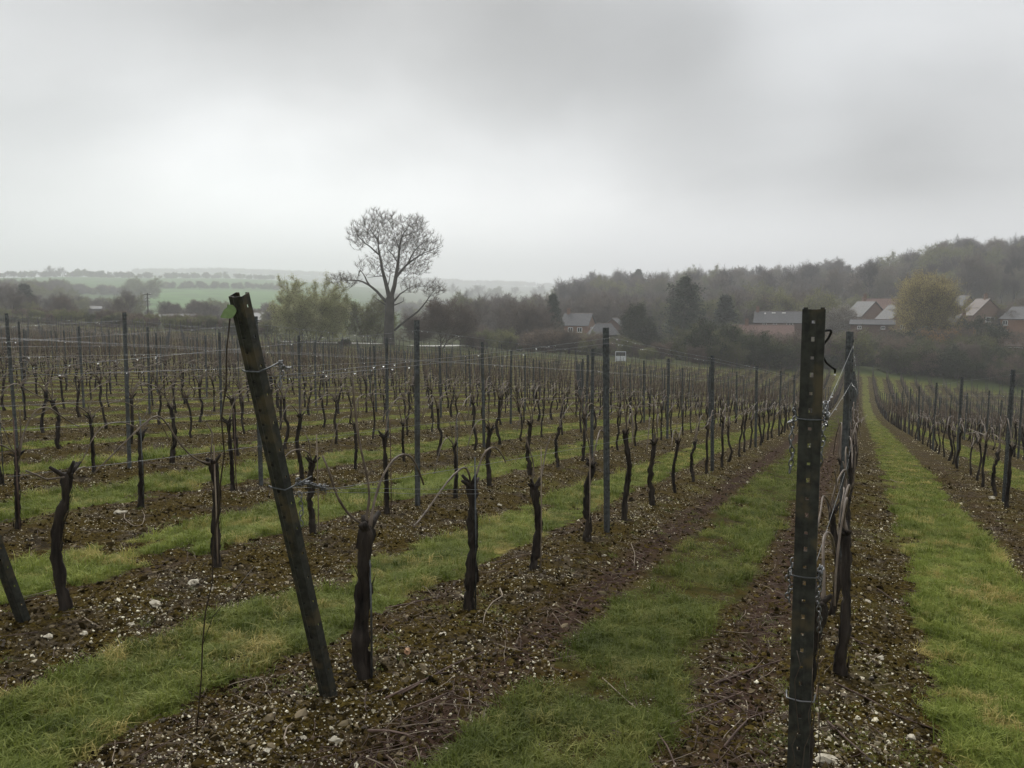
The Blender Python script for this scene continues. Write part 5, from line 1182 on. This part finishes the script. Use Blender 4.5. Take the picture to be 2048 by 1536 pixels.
# anchor cable from the leaning post down to the ground
a_ = LEF(-.030, -.012, hpx(628, LEF, Lle)); b_ = hit(391, 1470); mb = MB(); cpth = squig(a_, b_, 14, .003, 60); cpth[4:9] += np.array([.012, 0, 0]); mb.tube(cpth, .0030, 6); tag(mb.obj('anchor_cable', M['rust_wire'], smooth=True), 'thin dark anchor cable running from the green tag down to the turf', 'wire')
mb = MB(); c0 = cpth[10]; mb.tube([c0, at_d(425, 1235, 3.2), hit(515, 1140)*.5 + at_d(500, 1120, 3.35)*.5], .0014, 5); tag(mb.obj('loose_wire', M['rust_wire'], smooth=True), 'fine loose wire curving off the anchor cable above the turf', 'wire')
# slack tie wires on the leaning post's row
for k, (py0, py1) in enumerate(((975, 979), (984, 988))):
    mb = MB(); mb.tube(squig(on_row(562, py0, XL), on_row(962, py1, XL), 8, .002, 70+k), .0012, 5); tag(mb.obj('slack_wire', M['wire'], smooth=True), 'slack level wire from leaning post to second vine, %s of two' % ('upper' if k == 0 else 'lower'), 'wire', 'slack wires')

# ================================================================== SINGLE STONES AND TWIGS ON THE GROUND
def stone(px, py, size, seed, label, mat='flint', flat=.5):
    p = hit(px, py); me = lump(seed, flat, .42, M[mat]); o = link('flint', me); o.location = (p[0], p[1], p[2] + size*flat*.12); o.scale = (size,)*3; o.rotation_euler = (.15, .1, seed*1.7); tag(o, label, 'stone', 'single flints')
for a in [(388,1166,.042,'large pale flint left of the leaning post, between first and second row'),(310,1211,.042,'ragged pale flint farthest left in the bare strip of the second row'),(422,1178,.022,'small pale flint right of the largest one by the second row'),
          (243,1027,.045,'white flint beside the looped twig in the third row'),(515,1137,.022,'round pale flint right of the second row\'s second vine'),(672,1484,.035,'white jagged flint at the bottom below the leaning post'),
          (1000,1012,.030,'white flint in the strip behind the second vine of the leaning post row'),(1207,1113,.022,'white flint left of the first steel post in the leaning post row'),(960,1085,.018,'tiny white flint behind the leaning post row\'s second vine'),
          (885,1270,.018,'pale yellow flint in the gravel right of the first vine'),(262,1250,.020,'pale flint in the left foreground gravel strip'),(1655,1524,.035,'white stone at the foot of the upright post'),
          (1760,1318,.024,'white flint on the soil right of the upright post'),(1820,1478,.024,'white flint near the right lane\'s grass edge at the bottom'),(1985,998,.05,'heap of white flints at the first steel post right of the lane'),(1735,1205,.026,'flat pale flint right of the third vine behind the upright post'),
          (95,1275,.024,'pale flint just right of the left-edge leaning post foot'),(170,1268,.028,'larger pale flint right of the left-edge leaning post'),(605,1477,.016,'small pale flint below the leaning post foot'),(535,1502,.018,'pale flint low in the foreground moss left of the leaning post')]:
    stone(a[0], a[1], a[2], 600 + int(a[0]), a[3])
stone(812, 1306, .026, 720, 'orange flint right of the foot of the nearest vine', 'flint_or', .7)
def gtwig(pix, r0, label, mat='twig', lift=.006, loop=False):
    P = np.array([hit(*p) for p in pix]); P[:, 2] += lift + r0; tt = np.linspace(0, 1, len(P)); t2 = np.linspace(0, 1, len(P)*4); P = np.stack([np.interp(t2, tt, P[:, i]) for i in range(3)], -1)
    P[1:-1] = .25*P[:-2] + .5*P[1:-1] + .25*P[2:]; mb = MB(); mb.tube(P, np.linspace(r0, r0*.55, len(P)), 6); tag(mb.obj('pruned_cane', M[mat], smooth=True), label, 'twig', 'single pruned canes on the ground')
for a in [([(772,1402),(850,1365),(905,1335),(968,1310)],.006,'long pruned cane right of the nearest vine, reaching toward the lane','twig'),
          ([(790,1398),(830,1378),(870,1352),(925,1345)],.005,'shorter cane crossing the long one right of the nearest vine','twig'),
          ([(810,1425),(850,1410),(900,1390),(940,1386)],.004,'thin cane lying just below the crossed pair','twig'),
          ([(1000,1180),(1006,1195),(985,1208),(970,1230),(966,1252)],.005,'curved pale cane right of the second vine\'s foot','twig_pale'),
          ([(920,1192),(935,1205),(945,1222)],.005,'short pale cane leaning on the second vine\'s foot','twig_pale'),
          ([(735,1468),(780,1470),(820,1476)],.007,'short thick cane at the bottom centre-left','twig'),
          ([(1262,1090),(1270,1110),(1268,1135)],.004,'small hooked pale cane below the first steel post','twig_pale'),
          ([(1310,1465),(1335,1500),(1352,1540)],.006,'cane on the grass edge left of the upright post, at the bottom','twig'),
          ([(1430,1372),(1500,1345),(1570,1322)],.006,'long straight cane left of the upright post, upper of three','twig'),
          ([(1365,1438),(1430,1412),(1485,1388)],.006,'long cane left of the upright post, middle of three','twig'),
          ([(1448,1500),(1475,1465),(1500,1440),(1545,1425)],.006,'bent cane left of the upright post, lowest of three','twig'),
          ([(1668,1260),(1720,1290),(1770,1305)],.005,'cane right of the upright post pointing at the grass lane','twig'),
          ([(1668,1370),(1740,1405),(1800,1440),(1880,1468)],.005,'long cane right of the upright post, running to the grass','twig'),
          ([(1655,1448),(1700,1490),(1735,1520)],.006,'cane at the bottom right of the upright post','twig'),
          ([(1755,1180),(1790,1205),(1820,1212)],.004,'thin cane at the edge of the right grass lane','twig'),
          ([(250,1025),(248,1040),(268,1055),(285,1052),(290,1035),(284,1022)],.004,'looped pale twig on the soil in the third row','twig_pale'),
          ([(575,1500),(568,1480),(574,1460),(585,1452)],.005,'small forked pale twig below the leaning post','twig_pale'),
          ([(150,1228),(175,1245),(200,1258)],.004,'pale twig at the foot of the second row\'s first vine','twig_pale'),
          ([(905,1143),(940,1140),(985,1128),(1060,1112)],.004,'dark cane along the turf edge behind the second vine','twig'),
          ([(770,1220),(820,1210),(880,1196)],.005,'dark cane along the turf edge right of the nearest vine','twig'),
          ([(1205,1360),(1260,1410),(1310,1450)],.003,'thin pale straw across the turf of the middle lane','twig_pale'),
          ([(1780,960),(1800,968),(1812,955)],.005,'short pale stick beside the right grass lane','twig_pale')]:
    gtwig(*a)

# ================================================================== HAZE
mb = MB(); mb.box((0, 1990, 78), (9200, 5200, 264)); hz_o = mb.obj('haze', None)
hm = bpy.data.materials.new('haze'); hm.use_nodes = True; hn = hm.node_tree; hn.nodes.clear()
pv_ = hn.nodes.new('ShaderNodeVolumePrincipled'); pv_.inputs['Color'].default_value = (.955, .975, 1.0, 1); pv_.inputs['Density'].default_value = HAZE_DENSITY; pv_.inputs['Anisotropy'].default_value = .35
ho = hn.nodes.new('ShaderNodeOutputMaterial'); hn.links.new(pv_.outputs[0], ho.inputs['Volume']); hz_o.data.materials.clear(); hz_o.data.materials.append(hm)
tag(hz_o, kind='stuff')
